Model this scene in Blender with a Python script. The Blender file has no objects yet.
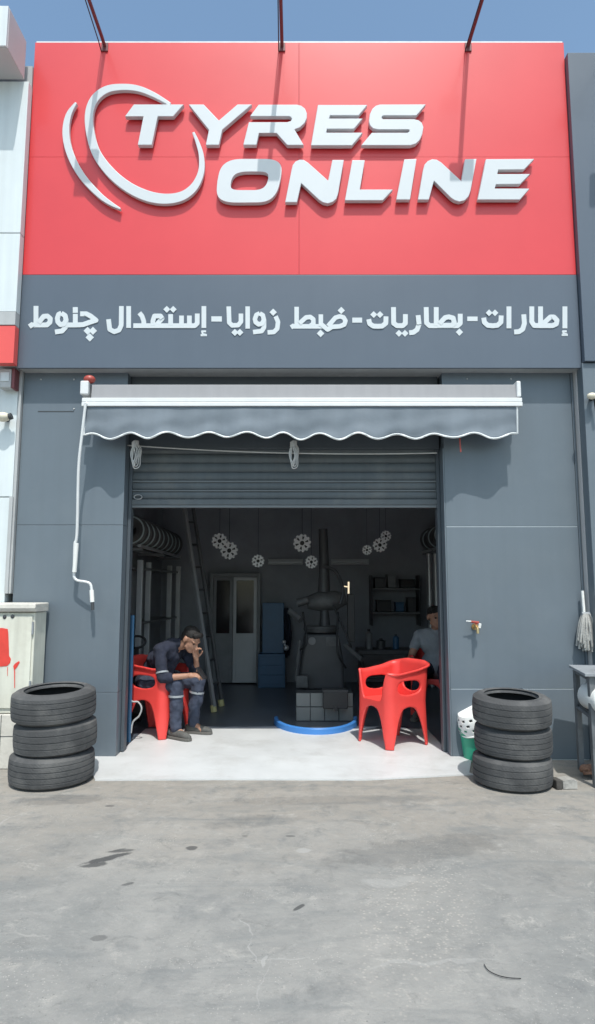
import bpy, bmesh, math, random
from mathutils import Vector, Matrix, Quaternion
from mathutils.geometry import tessellate_polygon
random.seed(7)
S = bpy.context.scene
COL = S.collection
PI = math.pi
R = math.radians

# ------------------------------------------------------------------ camera
CAM_H, F_PX, PITCH = 1.38, 640.0, R(6.95)
CP, SP = math.cos(PITCH), math.sin(PITCH)

def at(px, py, Y):
    """world point at depth Y seen at a photograph pixel (survey helper)"""
    u, v = (px - 297.5) / F_PX, (512 - py) / F_PX
    dy, dz = CP - v * SP, SP + v * CP
    t = Y / dy
    return Vector((u * t, Y, CAM_H + dz * t))

def ground(px, py, z=0.0):
    u, v = (px - 297.5) / F_PX, (512 - py) / F_PX
    dy, dz = CP - v * SP, SP + v * CP
    t = (z - CAM_H) / dz
    return Vector((u * t, dy * t, z))

cam = bpy.data.cameras.new('camera')
cam.sensor_fit = 'VERTICAL'
cam.sensor_height = 36
cam.lens = F_PX / 1024 * 36
cam.clip_end = 600
cam_o = bpy.data.objects.new('camera', cam)
COL.objects.link(cam_o)
cam_o.location = (0, 0, CAM_H)
cam_o.rotation_euler = (PI / 2 + PITCH, 0, 0)
S.camera = cam_o

# ------------------------------------------------------------------ light
SUN_DIR = Vector((-0.17, 1.0, -1.9)).normalized()      # direction the light travels
W = bpy.data.worlds.new('World')
S.world = W
W.use_nodes = True
nt = W.node_tree
sky = nt.nodes.new('ShaderNodeTexSky')
sky.sky_type = 'NISHITA'
sky.sun_disc = False
sky.sun_elevation = math.asin(-SUN_DIR.z)
sky.sun_rotation = math.atan2(-SUN_DIR.x, -SUN_DIR.y)
sky.air_density = 1.0
sky.dust_density = 2.2
sky.ozone_density = 0.3
tint = nt.nodes.new('ShaderNodeVectorMath'); tint.operation = 'MULTIPLY'; tint.inputs[1].default_value = (1.05, 1.19, 1.15)
nt.links.new(sky.outputs[0], tint.inputs[0])
nt.links.new(tint.outputs[0], nt.nodes['Background'].inputs[0])
nt.nodes['Background'].inputs[1].default_value = 0.15
sun = bpy.data.lights.new('sun', 'SUN')
sun.energy = 3.0
sun.angle = R(0.55)
sun.color = (1.0, 0.97, 0.92)
sun_o = bpy.data.objects.new('sun', sun)
COL.objects.link(sun_o)
sun_o.rotation_euler = SUN_DIR.to_track_quat('-Z', 'Y').to_euler()
sun_o.location = (2, -6, 12)
S.view_settings.view_transform = 'Standard'
S.view_settings.look = 'None'
S.view_settings.gamma = 1
S.view_settings.exposure = 0.35
S.cycles.max_bounces = 8
S.cycles.diffuse_bounces = 5

# ------------------------------------------------------------------ materials
MATS = {}
def mat(name, col, rough=0.6, metal=0.0, var=0.0, vscale=3.0, bump=0.0, bscale=40.0, spec=0.5,
        coat=0.0, streak=0.0, emit=None, dirt=0.0, dirtcol=(0.3, 0.27, 0.23)):
    if name in MATS:
        return MATS[name]
    m = bpy.data.materials.new(name)
    m.use_nodes = True
    n, l = m.node_tree.nodes, m.node_tree.links
    b = n['Principled BSDF']
    b.inputs['Roughness'].default_value = rough
    b.inputs['Metallic'].default_value = metal
    b.inputs['Specular IOR Level'].default_value = spec
    b.inputs['Coat Weight'].default_value = coat
    b.inputs['Coat Roughness'].default_value = 0.12
    c4 = (*col, 1)
    b.inputs['Base Color'].default_value = c4
    tc = n.new('ShaderNodeTexCoord')
    src = None
    if var > 0 or streak > 0 or dirt > 0:
        rgb = n.new('ShaderNodeRGB'); rgb.outputs[0].default_value = c4
        src = rgb.outputs[0]
        if var > 0:
            nz = n.new('ShaderNodeTexNoise'); nz.inputs['Scale'].default_value = vscale
            nz.inputs['Detail'].default_value = 6; nz.inputs['Roughness'].default_value = 0.65
            l.new(tc.outputs['Object'], nz.inputs['Vector'])
            mr = n.new('ShaderNodeMapRange')
            mr.inputs[1].default_value = 0.3; mr.inputs[2].default_value = 0.7
            mr.inputs[3].default_value = 1 - var; mr.inputs[4].default_value = 1 + var
            l.new(nz.outputs[0], mr.inputs[0])
            mx = n.new('ShaderNodeVectorMath'); mx.operation = 'SCALE'
            l.new(src, mx.inputs[0]); l.new(mr.outputs[0], mx.inputs['Scale'])
            src = mx.outputs[0]
            rr = n.new('ShaderNodeMapRange')
            rr.inputs[3].default_value = max(0, rough - 0.08); rr.inputs[4].default_value = min(1, rough + 0.08)
            l.new(nz.outputs[0], rr.inputs[0]); l.new(rr.outputs[0], b.inputs['Roughness'])
        if streak > 0:
            mp = n.new('ShaderNodeMapping'); mp.inputs['Scale'].default_value = (9, 9, 0.35)
            l.new(tc.outputs['Object'], mp.inputs[0])
            nz = n.new('ShaderNodeTexNoise'); nz.inputs['Scale'].default_value = 1.6; nz.inputs['Detail'].default_value = 5
            l.new(mp.outputs[0], nz.inputs['Vector'])
            mr = n.new('ShaderNodeMapRange'); mr.inputs[1].default_value = 0.35; mr.inputs[2].default_value = 0.75
            mr.inputs[3].default_value = 1 + streak * 0.4; mr.inputs[4].default_value = 1 - streak
            l.new(nz.outputs[0], mr.inputs[0])
            mx = n.new('ShaderNodeVectorMath'); mx.operation = 'SCALE'
            l.new(src, mx.inputs[0]); l.new(mr.outputs[0], mx.inputs['Scale'])
            src = mx.outputs[0]
        if dirt > 0:
            nz = n.new('ShaderNodeTexNoise'); nz.inputs['Scale'].default_value = 2.3; nz.inputs['Detail'].default_value = 9
            nz.inputs['Roughness'].default_value = 0.7
            l.new(tc.outputs['Object'], nz.inputs['Vector'])
            mr = n.new('ShaderNodeMapRange'); mr.inputs[1].default_value = 0.5; mr.inputs[2].default_value = 0.72
            mr.inputs[3].default_value = 0; mr.inputs[4].default_value = dirt
            l.new(nz.outputs[0], mr.inputs[0])
            mx = n.new('ShaderNodeMix'); mx.data_type = 'RGBA'
            l.new(mr.outputs[0], mx.inputs[0]); l.new(src, mx.inputs[6]); mx.inputs[7].default_value = (*dirtcol, 1)
            src = mx.outputs[2]
        l.new(src, b.inputs['Base Color'])
    if bump > 0:
        nz = n.new('ShaderNodeTexNoise'); nz.inputs['Scale'].default_value = bscale; nz.inputs['Detail'].default_value = 5
        l.new(tc.outputs['Object'], nz.inputs['Vector'])
        bp = n.new('ShaderNodeBump'); bp.inputs['Strength'].default_value = bump; bp.inputs['Distance'].default_value = 0.01
        l.new(nz.outputs[0], bp.inputs['Height']); l.new(bp.outputs[0], b.inputs['Normal'])
    if emit:
        b.inputs['Emission Color'].default_value = (*emit[0], 1); b.inputs['Emission Strength'].default_value = emit[1]
    MATS[name] = m
    return m

M_red = mat('red_sign_panel', (0.64, 0.044, 0.05), 0.38, var=0.06, vscale=0.5, bump=0.05, bscale=0.9, coat=0.25)
M_slate = mat('slate_cladding', (0.122, 0.150, 0.176), 0.42, var=0.08, vscale=0.7, bump=0.05, bscale=0.9, streak=0.035, coat=0.12, dirt=0.12, dirtcol=(0.22, 0.24, 0.25))
M_slate_sign = mat('slate_sign_panel', (0.085, 0.108, 0.140), 0.4, var=0.05, vscale=0.8, streak=0.02, coat=0.15)
M_slate_dark = mat('dark_lintel_paint', (0.07, 0.085, 0.10), 0.5, var=0.1, vscale=2)
M_joint = mat('panel_joint', (0.05, 0.055, 0.06), 0.8)
M_white_letter = mat('white_letter', (0.56, 0.59, 0.61), 0.4, var=0.02, vscale=2)
M_alu = mat('grey_trim', (0.42, 0.43, 0.43), 0.45, var=0.08, streak=0.1)
M_whitewall = mat('white_cladding', (0.62, 0.67, 0.68), 0.45, var=0.03, streak=0.09, dirt=0.1)
M_grey_soffit = mat('grey_soffit', (0.5, 0.49, 0.49), 0.7, var=0.05)
M_redband = mat('red_band', (0.72, 0.095, 0.085), 0.45, var=0.05)
M_white_metal = mat('white_painted_metal', (0.66, 0.67, 0.67), 0.4, var=0.05, vscale=8)
M_greyfab = mat('grey_cover', (0.27, 0.27, 0.28), 0.6, var=0.04, streak=0.05)
M_valance = mat('valance_fabric', (0.155, 0.185, 0.215), 0.8, var=0.06, vscale=3, bump=0.7, bscale=5, streak=0.05)
M_trim_w = mat('white_piping', (0.7, 0.72, 0.72), 0.6)
M_shutter = mat('shutter_paint', (0.085, 0.10, 0.11), 0.5, var=0.1, streak=0.12, dirt=0.2)
M_rubber = mat('tyre_rubber', (0.062, 0.063, 0.065), 0.78, var=0.25, vscale=5, bump=0.4, bscale=90, dirt=0.6, dirtcol=(0.17, 0.165, 0.155))
M_rubber_in = mat('tyre_inside', (0.018, 0.018, 0.018), 0.8)
M_plastic_red = mat('red_plastic', (0.74, 0.06, 0.052), 0.42, var=0.05, vscale=6, bump=0.05, bscale=200, dirt=0.10, dirtcol=(0.6, 0.2, 0.17))
M_black = mat('black_metal', (0.018, 0.018, 0.02), 0.5, var=0.2)
M_brown_arm = mat('maroon_paint', (0.16, 0.045, 0.05), 0.5, var=0.1)
M_cream = mat('cream_cabinet', (0.62, 0.615, 0.53), 0.55, var=0.06, streak=0.14, dirt=0.35, dirtcol=(0.36, 0.32, 0.25))
M_cream_conc = mat('pale_concrete', (0.55, 0.53, 0.48), 0.9, var=0.12, bump=0.4, bscale=40, dirt=0.5, dirtcol=(0.3, 0.28, 0.25))
M_paint_red = mat('red_spray_paint', (0.62, 0.05, 0.035), 0.6, var=0.12, vscale=12)
M_navy = mat('navy_cotton', (0.017, 0.021, 0.038), 0.9, var=0.3, vscale=9, bump=1.0, bscale=16)
M_navy_leg = mat('faded_navy_cotton', (0.042, 0.052, 0.082), 0.9, var=0.3, vscale=9, bump=1.0, bscale=16)
M_reflect = mat('reflective_tape', (0.3, 0.32, 0.34), 0.35)
M_skin = mat('skin', (0.36, 0.19, 0.125), 0.55, var=0.06, vscale=12)
M_hair = mat('dark_hair', (0.012, 0.010, 0.009), 0.7, bump=0.6, bscale=120)
M_shoe = mat('dusty_shoe', (0.085, 0.085, 0.08), 0.75, var=0.3, vscale=20)
M_sole = mat('shoe_sole', (0.12, 0.115, 0.105), 0.8)
M_tee = mat('grey_cotton', (0.25, 0.27, 0.29), 0.9, var=0.1, vscale=10, bump=0.4, bscale=25)
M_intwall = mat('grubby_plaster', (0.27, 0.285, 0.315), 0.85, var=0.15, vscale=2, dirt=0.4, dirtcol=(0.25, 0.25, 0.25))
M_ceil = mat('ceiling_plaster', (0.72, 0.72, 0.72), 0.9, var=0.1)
M_greymetal = mat('grey_machine_paint', (0.16, 0.165, 0.17), 0.45, var=0.15, vscale=6)
M_darkmetal = mat('dark_machine_paint', (0.05, 0.052, 0.056), 0.5, var=0.2)
M_dkblue = mat('dark_blue_paint', (0.025, 0.09, 0.18), 0.45, var=0.12)
M_blue = mat('blue_plastic', (0.05, 0.20, 0.52), 0.4, var=0.06)
M_silver = mat('aluminium', (0.55, 0.56, 0.57), 0.38, metal=0.6, var=0.1)
M_wheelcover = mat('silver_plastic', (0.58, 0.59, 0.6), 0.4, var=0.06)
M_doorwhite = mat('white_door', (0.45, 0.47, 0.48), 0.5, var=0.06)
M_green = mat('green_plastic', (0.03, 0.33, 0.20), 0.4, var=0.06)
M_whiteplastic = mat('white_plastic', (0.78, 0.78, 0.75), 0.45, var=0.04)
M_tapred = mat('tap_red', (0.36, 0.06, 0.045), 0.4)
M_brass = mat('brass', (0.6, 0.42, 0.2), 0.3, metal=0.9)
M_rope = mat('pale_rope', (0.55, 0.55, 0.54), 0.8, var=0.1)
M_mop = mat('mop_cotton', (0.36, 0.355, 0.335), 0.95, var=0.2, vscale=30, bump=0.5, bscale=80)
M_worn = mat('worn_galvanised', (0.27, 0.29, 0.31), 0.55, var=0.25, vscale=9, dirt=0.5, dirtcol=(0.12, 0.11, 0.1))
M_conc = mat('rough_concrete', (0.30, 0.29, 0.27), 0.95, var=0.2, vscale=18, bump=0.7, bscale=40)
M_rust = mat('rusty_scrap', (0.22, 0.12, 0.08), 0.75, var=0.4, vscale=20)
M_glass_dark = mat('dark_glass', (0.02, 0.022, 0.025), 0.12)
M_glow = mat('warm_glow', (0.9, 0.8, 0.6), 0.4, emit=((1.0, 0.82, 0.55), 0.7))  # self-glowing colour for the warm bright spot on the machine post
M_ivory = mat('ivory_plastic', (0.65, 0.6, 0.48), 0.5, var=0.05)
M_tile = mat('grey_tile', (0.16, 0.17, 0.17), 0.35, var=0.1, vscale=4)

def ground_material():
    m = bpy.data.materials.new('worn_concrete_apron'); m.use_nodes = True
    n, l = m.node_tree.nodes, m.node_tree.links
    b = n['Principled BSDF']; b.inputs['Roughness'].default_value = 0.88
    tc = n.new('ShaderNodeTexCoord')
    P = tc.outputs['Object']
    def noise(scale, detail=8, rough=0.65, dist=0.0, vec=None):
        z = n.new('ShaderNodeTexNoise'); z.inputs['Scale'].default_value = scale
        z.inputs['Detail'].default_value = detail; z.inputs['Roughness'].default_value = rough
        z.inputs['Distortion'].default_value = dist
        l.new(vec or P, z.inputs['Vector']); return z.outputs[0]
    def rng(s, a, b_, c, d, smooth=True):
        r = n.new('ShaderNodeMapRange'); r.interpolation_type = 'SMOOTHSTEP' if smooth else 'LINEAR'
        for i, v in zip((1, 2, 3, 4), (a, b_, c, d)): r.inputs[i].default_value = v
        l.new(s, r.inputs[0]); return r.outputs[0]
    def mix(f, a, b_):
        x = n.new('ShaderNodeMix'); x.data_type = 'RGBA'
        if hasattr(f, 'links') or not isinstance(f, float): l.new(f, x.inputs[0])
        else: x.inputs[0].default_value = f
        for i, v in ((6, a), (7, b_)):
            if isinstance(v, tuple): x.inputs[i].default_value = (*v, 1)
            else: l.new(v, x.inputs[i])
        return x.outputs[2]
    def math_(op, a, b_):
        x = n.new('ShaderNodeMath'); x.operation = op; x.use_clamp = True
        for i, v in ((0, a), (1, b_)):
            if isinstance(v, (int, float)): x.inputs[i].default_value = v
            else: l.new(v, x.inputs[i])
        return x.outputs[0]
    c = mix(rng(noise(0.55, 6, 0.6, 0.6), 0.38, 0.62, 0, 1), (0.195, 0.198, 0.190), (0.27, 0.265, 0.248))
    sepg = n.new('ShaderNodeSeparateXYZ'); l.new(P, sepg.inputs[0])
    yw = n.new('ShaderNodeMath'); yw.operation = 'MULTIPLY_ADD'; l.new(noise(1.1, 5), yw.inputs[0]); yw.inputs[1].default_value = 2.2; l.new(sepg.outputs[1], yw.inputs[2])
    c = mix(rng(yw.outputs[0], 4.0, 5.6, 0, 0.75), c, (0.285, 0.257, 0.221))
    c = mix(rng(noise(2.1, 8, 0.7, 1.0), 0.48, 0.74, 0, 0.5), c, (0.33, 0.32, 0.30))
    c = mix(rng(noise(3.3, 9, 0.7, 0.4), 0.50, 0.72, 0, 0.65), c, (0.135, 0.142, 0.142))
    c = mix(rng(noise(14, 9, 0.75), 0.48, 0.68, 0, 0.55), c, (0.16, 0.163, 0.16))
    c = mix(rng(noise(6.5, 10, 0.78, 0.8), 0.53, 0.67, 0, 0.6), c, (0.14, 0.142, 0.136))
    c = mix(rng(noise(5.1, 10, 0.8, 0.5), 0.54, 0.68, 0, 0.65), c, (0.36, 0.345, 0.315))
    c = mix(rng(noise(28, 8, 0.8), 0.5, 0.7, 0, 0.45), c, (0.37, 0.36, 0.335))
    # sweeping trowel / tyre marks
    mp = n.new('ShaderNodeMapping'); mp.inputs['Scale'].default_value = (0.8, 3.2, 1); mp.inputs['Rotation'].default_value = (0, 0, 0.5)
    l.new(P, mp.inputs[0])
    c = mix(rng(noise(1.3, 7, 0.6, 1.2, mp.outputs[0]), 0.5, 0.7, 0, 0.45), c, (0.15, 0.16, 0.16))
    # pale grit
    v = n.new('ShaderNodeTexVoronoi'); v.inputs['Scale'].default_value = 65; l.new(P, v.inputs['Vector'])
    g = math_('MULTIPLY', rng(v.outputs['Distance'], 0.10, 0.24, 1, 0), rng(noise(1.5, 7, 0.7), 0.47, 0.66, 0.03, 0.8))
    c = mix(g, c, (0.46, 0.44, 0.40))
    v2 = n.new('ShaderNodeTexVoronoi'); v2.inputs['Scale'].default_value = 38; l.new(P, v2.inputs['Vector'])
    g2 = math_('MULTIPLY', rng(v2.outputs['Distance'], 0.06, 0.16, 1, 0), rng(noise(2.6, 5), 0.45, 0.65, 0, 0.8))
    c = mix(g2, c, (0.10, 0.10, 0.10))
    # worn strip where the aggregate shows
    g0 = ground(420, 905)
    mpw = n.new('ShaderNodeMapping'); mpw.vector_type = 'TEXTURE'
    mpw.inputs['Location'].default_value = (g0.x, g0.y, 0); mpw.inputs['Rotation'].default_value = (0, 0, 1.25); mpw.inputs['Scale'].default_value = (0.95, 0.30, 1)
    l.new(P, mpw.inputs[0])
    lw = n.new('ShaderNodeVectorMath'); lw.operation = 'LENGTH'; l.new(mpw.outputs[0], lw.inputs[0])
    aw_ = n.new('ShaderNodeMath'); aw_.operation = 'MULTIPLY_ADD'; l.new(noise(5, 8, 0.75), aw_.inputs[0]); aw_.inputs[1].default_value = 2.4; l.new(lw.outputs['Value'], aw_.inputs[2])
    v3 = n.new('ShaderNodeTexVoronoi'); v3.inputs['Scale'].default_value = 46; l.new(P, v3.inputs['Vector'])
    gw_ = math_('MULTIPLY', rng(aw_.outputs[0], 1.5, 2.3, 1, 0), rng(v3.outputs['Distance'], 0.12, 0.36, 0.6, 0.1))
    c = mix(gw_, c, (0.42, 0.39, 0.345))
    # hairline cracks
    wp = n.new('ShaderNodeVectorMath'); wp.operation = 'ADD'
    nv = n.new('ShaderNodeTexNoise'); nv.inputs['Scale'].default_value = 2.4; nv.inputs['Detail'].default_value = 6
    l.new(P, nv.inputs['Vector'])
    sc = n.new('ShaderNodeVectorMath'); sc.operation = 'SCALE'; sc.inputs['Scale'].default_value = 0.55
    l.new(nv.outputs['Color'], sc.inputs[0]); l.new(P, wp.inputs[0]); l.new(sc.outputs[0], wp.inputs[1])
    vc = n.new('ShaderNodeTexVoronoi'); vc.feature = 'DISTANCE_TO_EDGE'; vc.inputs['Scale'].default_value = 0.55
    l.new(wp.outputs[0], vc.inputs['Vector'])
    ck = math_('MULTIPLY', rng(vc.outputs['Distance'], 0.001, 0.005, 1, 0), rng(noise(0.9, 3), 0.54, 0.64, 0, 0.6))
    c = mix(ck, c, (0.33, 0.32, 0.30))
    # oil stains at their own places
    wob = noise(9, 5)
    nw = n.new('ShaderNodeTexNoise'); nw.inputs['Scale'].default_value = 5; nw.inputs['Detail'].default_value = 6
    l.new(P, nw.inputs['Vector'])
    nws = n.new('ShaderNodeVectorMath'); nws.operation = 'MULTIPLY_ADD'; l.new(nw.outputs['Color'], nws.inputs[0]); nws.inputs[1].default_value = (.16, .16, 0); nws.inputs[2].default_value = (-.08, -.08, 0)
    PW = n.new('ShaderNodeVectorMath'); PW.operation = 'ADD'; l.new(P, PW.inputs[0]); l.new(nws.outputs[0], PW.inputs[1])
    for (px, py, rx, ry, rot, k) in ((108, 858, .135, .028, 0.6, .85), (94, 865, .06, .03, .3, .8), (121, 851, .07, .02, .2, .7),
                                     (192, 848, .03, .03, 0, .75), (298, 908, .04, .012, .9, .8), (100, 938, .03, .02, .2, .45),
                                     (60, 800, .30, .10, .1, .3), (330, 800, .8, .09, 0.05, .18), (110, 806, .035, .02, 0, .6),
                                     (420, 850, .5, .16, .3, .25), (250, 822, .3, .10, .2, .15),
                                     (247, 928, .10, .004, 1.95, -.4), (256, 950, .08, .004, 1.7, -.4), (264, 962, .04, .008, 1.2, -.5), (284, 960, .10, .004, 0.0, -.35), (260, 985, .14, .004, 1.35, -.3),
                                     (390, 880, .16, .05, .1, -.3), (305, 850, .05, .03, .3, -.5), (430, 963, .25, .012, .05, -.3), (290, 836, .03, .015, 0, .6), (245, 836, .02, .012, 0, .5), (128, 884, .03, .012, .5, .6), (118, 850, .04, .012, .5, .6)):
        g0 = ground(px, py)
        mp = n.new('ShaderNodeMapping'); mp.vector_type = 'TEXTURE'
        mp.inputs['Location'].default_value = (g0.x, g0.y, 0); mp.inputs['Rotation'].default_value = (0, 0, rot)
        mp.inputs['Scale'].default_value = (rx, ry, 1)
        l.new(P if k > 0 else PW.outputs[0], mp.inputs[0])
        ln = n.new('ShaderNodeVectorMath'); ln.operation = 'LENGTH'; l.new(mp.outputs[0], ln.inputs[0])
        ad = n.new('ShaderNodeMath'); ad.operation = 'ADD'; l.new(ln.outputs['Value'], ad.inputs[0])
        ws = n.new('ShaderNodeMath'); ws.operation = 'MULTIPLY_ADD'; l.new(wob, ws.inputs[0]); ws.inputs[1].default_value = 1.6; ws.inputs[2].default_value = -0.8
        l.new(ws.outputs[0], ad.inputs[1])
        c = mix(rng(ad.outputs[0], 0.75, 1.15, abs(k), 0), c, (0.045, 0.046, 0.047) if k > 0 else (0.36, 0.355, 0.34))
    l.new(c, b.inputs['Base Color'])
    bp = n.new('ShaderNodeBump'); bp.inputs['Strength'].default_value = 0.5; bp.inputs['Distance'].default_value = 0.006
    l.new(noise(55, 8, 0.7), bp.inputs['Height'])
    bp2 = n.new('ShaderNodeBump'); bp2.inputs['Strength'].default_value = 0.4; bp2.inputs['Distance'].default_value = 0.03
    l.new(noise(5, 6, 0.6), bp2.inputs['Height']); l.new(bp.outputs[0], bp2.inputs['Normal'])
    l.new(bp2.outputs[0], b.inputs['Normal'])
    return m

# ------------------------------------------------------------------ mesh helpers
class MB:
    def __init__(s): s.v, s.f = [], []
    def add(s, vs, fs):
        o = len(s.v)
        s.v += [Vector(x) for x in vs]
        s.f += [tuple(i + o for i in f) for f in fs]
        return s
    def box(s, x0, x1, y0, y1, z0, z1, M=None):
        if x0 > x1: x0, x1 = x1, x0
        if y0 > y1: y0, y1 = y1, y0
        if z0 > z1: z0, z1 = z1, z0
        vs = [Vector(p) for p in ((x0, y0, z0), (x1, y0, z0), (x1, y1, z0), (x0, y1, z0), (x0, y0, z1), (x1, y0, z1), (x1, y1, z1), (x0, y1, z1))]
        if M: vs = [M @ p for p in vs]
        return s.add(vs, ((3, 2, 1, 0), (4, 5, 6, 7), (0, 1, 5, 4), (1, 2, 6, 5), (2, 3, 7, 6), (3, 0, 4, 7)))
    def tube(s, pts, r, n=10, caps=True):
        pts = [Vector(p) for p in pts]
        rs = r if isinstance(r, (list, tuple)) else [r] * len(pts)
        rings = []; prev = None
        for i, p in enumerate(pts):
            a = pts[max(0, i - 1)]; b = pts[min(len(pts) - 1, i + 1)]
            t = (b - a).normalized()
            if prev is None:
                ref = Vector((0, 0, 1)) if abs(t.z) < 0.9 else Vector((1, 0, 0))
                u = t.cross(ref).normalized()
            else:
                u = (prev - t * prev.dot(t)).normalized()
            prev = u
            w = t.cross(u)
            rings.append([p + (u * math.cos(2 * PI * k / n) + w * math.sin(2 * PI * k / n)) * rs[i] for k in range(n)])
        vs = [q for g in rings for q in g]
        fs = []
        for i in range(len(pts) - 1):
            for k in range(n):
                a, b = i * n + k, i * n + (k + 1) % n
                fs.append((a, b, b + n, a + n))
        if caps:
            fs.append(tuple(range(n))[::-1]); fs.append(tuple((len(pts) - 1) * n + k for k in range(n)))
        return s.add(vs, fs)
    def lathe(s, prof, n=48, M=None, closed=False):
        vs = []
        for r, z in prof:
            for k in range(n):
                a = 2 * PI * k / n
                p = Vector((r * math.cos(a), r * math.sin(a), z))
                vs.append(M @ p if M else p)
        fs = []
        m = len(prof)
        for i in range(m if closed else m - 1):
            j = (i + 1) % m
            for k in range(n):
                k2 = (k + 1) % n
                fs.append((i * n + k, i * n + k2, j * n + k2, j * n + k))
        return s.add(vs, fs)
    def prism(s, loop3, off, holes=()):
        """extrude a planar outline (3d points) by vector off"""
        loops = [[Vector(p) for p in loop3]] + [[Vector(p) for p in h] for h in holes]
        flat = [p for lp in loops for p in lp]
        tris = tessellate_polygon(loops)
        off = Vector(off); N = len(flat)
        vs = flat + [p + off for p in flat]
        fs = [tuple(t) for t in tris] + [tuple(i + N for i in t[::-1]) for t in tris]
        o = 0
        for lp in loops:
            k = len(lp)
            for i in range(k):
                a, b = o + i, o + (i + 1) % k
                fs.append((a, b, b + N, a + N))
            o += k
        return s.add(vs, fs)
    def ball(s, c, r, sc=(1, 1, 1), M=None, seg=14, rings=8):
        vs, fs = [], []
        for i in range(rings + 1):
            t = PI * i / rings
            for k in range(seg):
                a = 2 * PI * k / seg
                p = Vector((math.sin(t) * math.cos(a) * sc[0], math.sin(t) * math.sin(a) * sc[1], math.cos(t) * sc[2])) * r
                if M: p = M @ p
                vs.append(p + Vector(c))
        for i in range(rings):
            for k in range(seg):
                a, b = i * seg + k, i * seg + (k + 1) % seg
                fs.append((a, a + seg, b + seg, b))
        return s.add(vs, fs)

def mesh_from(name, mb, m, smooth=None):
    me = bpy.data.meshes.new(name)
    me.from_pydata([tuple(v) for v in mb.v], [], mb.f)
    bm = bmesh.new(); bm.from_mesh(me)
    bmesh.ops.remove_doubles(bm, verts=bm.verts, dist=1e-6)
    bmesh.ops.recalc_face_normals(bm, faces=bm.faces)
    bm.to_mesh(me); bm.free()
    me.materials.append(m)
    if smooth:
        me.shade_smooth()
        me.set_sharp_from_angle(angle=R(smooth))
    return me

def root_of(o):
    while o.parent: o = o.parent
    return o

def obj(name, mb, m, parent=None, smooth=None, bevel=0.0, local=False, base=None, bseg=2):
    """ONE mesh object; world-built verts are moved into their thing's own space"""
    if not local:
        off = root_of(parent).location.copy() if parent else (Vector(base) if base else Vector((0, 0, 0)))
        for v in mb.v: v -= off
    o = bpy.data.objects.new(name, mesh_from(name, mb, m, smooth))
    COL.objects.link(o)
    if parent: o.parent = parent
    elif base and not local: o.location = base
    if bevel > 0:
        b = o.modifiers.new('bevel', 'BEVEL'); b.width = bevel; b.segments = bseg; b.limit_method = 'ANGLE'; b.angle_limit = R(40)
        b.harden_normals = False
    return o

def tag(o, label, cat, group=None):
    o['label'] = label; o['category'] = cat
    if group: o['group'] = group
    return o

def thing(name, label, cat, loc=(0, 0, 0), rz=0, group=None):
    o = bpy.data.objects.new(name, None); COL.objects.link(o)
    o.empty_display_size = 0.1
    o.location = loc; o.rotation_euler = (0, 0, rz)
    return tag(o, label, cat, group)

def struct(o):
    o['kind'] = 'structure'; return o

def dup(root, loc, rz, label, rot=None):
    r = root.copy(); COL.objects.link(r); r.location = loc
    r.rotation_euler = rot if rot else (0, 0, rz)
    r['label'] = label
    for ch in list(root.children):
        c = ch.copy(); COL.objects.link(c); c.parent = r
        for g in list(ch.children):
            d = g.copy(); COL.objects.link(d); d.parent = c
    return r

def catmull(pts, n=8, closed=False):
    out = []; N = len(pts)
    P = [Vector(p) for p in pts]
    for i in range(N if closed else N - 1):
        if closed: p0, p1, p2, p3 = P[(i - 1) % N], P[i], P[(i + 1) % N], P[(i + 2) % N]
        else: p0, p1, p2, p3 = P[max(0, i - 1)], P[i], P[i + 1], P[min(N - 1, i + 2)]
        for k in range(n):
            t = k / n
            out.append(0.5 * ((2 * p1) + (p2 - p0) * t + (2 * p0 - 5 * p1 + 4 * p2 - p3) * t * t + (3 * p1 - p0 - 3 * p2 + p3) * t ** 3))
    if not closed: out.append(P[-1])
    return out

# ------------------------------------------------------------------ main planes
YP = 5.44      # pillar faces
YS = 5.30      # sign face
PLX0, PLX1 = -2.40, -1.49
PRX0, PRX1 = 1.268, 2.395
ZS0 = at(300, 367.5, YS).z; ZS1 = at(300, 275, YS).z; ZS2 = at(300, 42.5, YS).z
SX0, SX1 = at(20, 320, YS).x, at(579, 320, YS).x
SLAB = 0.03

# ------------------------------------------------------------------ setting
mb = MB(); mb.box(-90, 90, -90, 90, -0.3, 0)
g = struct(obj('ground', mb, ground_material()))
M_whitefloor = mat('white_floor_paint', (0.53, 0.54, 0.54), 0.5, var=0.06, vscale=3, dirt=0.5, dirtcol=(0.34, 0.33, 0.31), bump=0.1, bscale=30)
fl = ground(95, 781); fr = ground(470, 774)
mb = MB()
top = [Vector((fl.x, fl.y, 0.008)), Vector((-0.6, fl.y + 0.02, 0.008)), Vector((0.5, fl.y + 0.01, 0.008)), Vector((1.32, fr.y - 0.03, 0.008)), Vector((fr.x, fr.y + 0.02, 0.008)),
       Vector((PRX0 + 0.16, YP - 0.003, SLAB)), Vector((PRX0 - 0.003, YP - 0.003, SLAB)), Vector((PRX0 - 0.003, 6.47, SLAB + .004)), Vector((PLX1 + 0.003, 6.47, SLAB + .004)), Vector((PLX1 + 0.003, YP - 0.003, SLAB)), Vector((PLX1 - 0.25, YP - 0.003, SLAB))]
k = len(top)
cen = Vector((0, YP, SLAB))
vs = top + [Vector((p.x, p.y, -0.05)) for p in top] + [cen]
fs = [(i, (i + 1) % k, 2 * k) for i in range(k)] + [(i, i + k, (i + 1) % k + k, (i + 1) % k) for i in range(k)]
mb.add(vs, fs)
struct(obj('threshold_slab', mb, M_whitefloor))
M_shopfloor = mat('dark_workshop_floor', (0.085, 0.10, 0.125), 0.35, var=0.25, vscale=2.5, dirt=0.3, dirtcol=(0.12, 0.12, 0.12))
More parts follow.
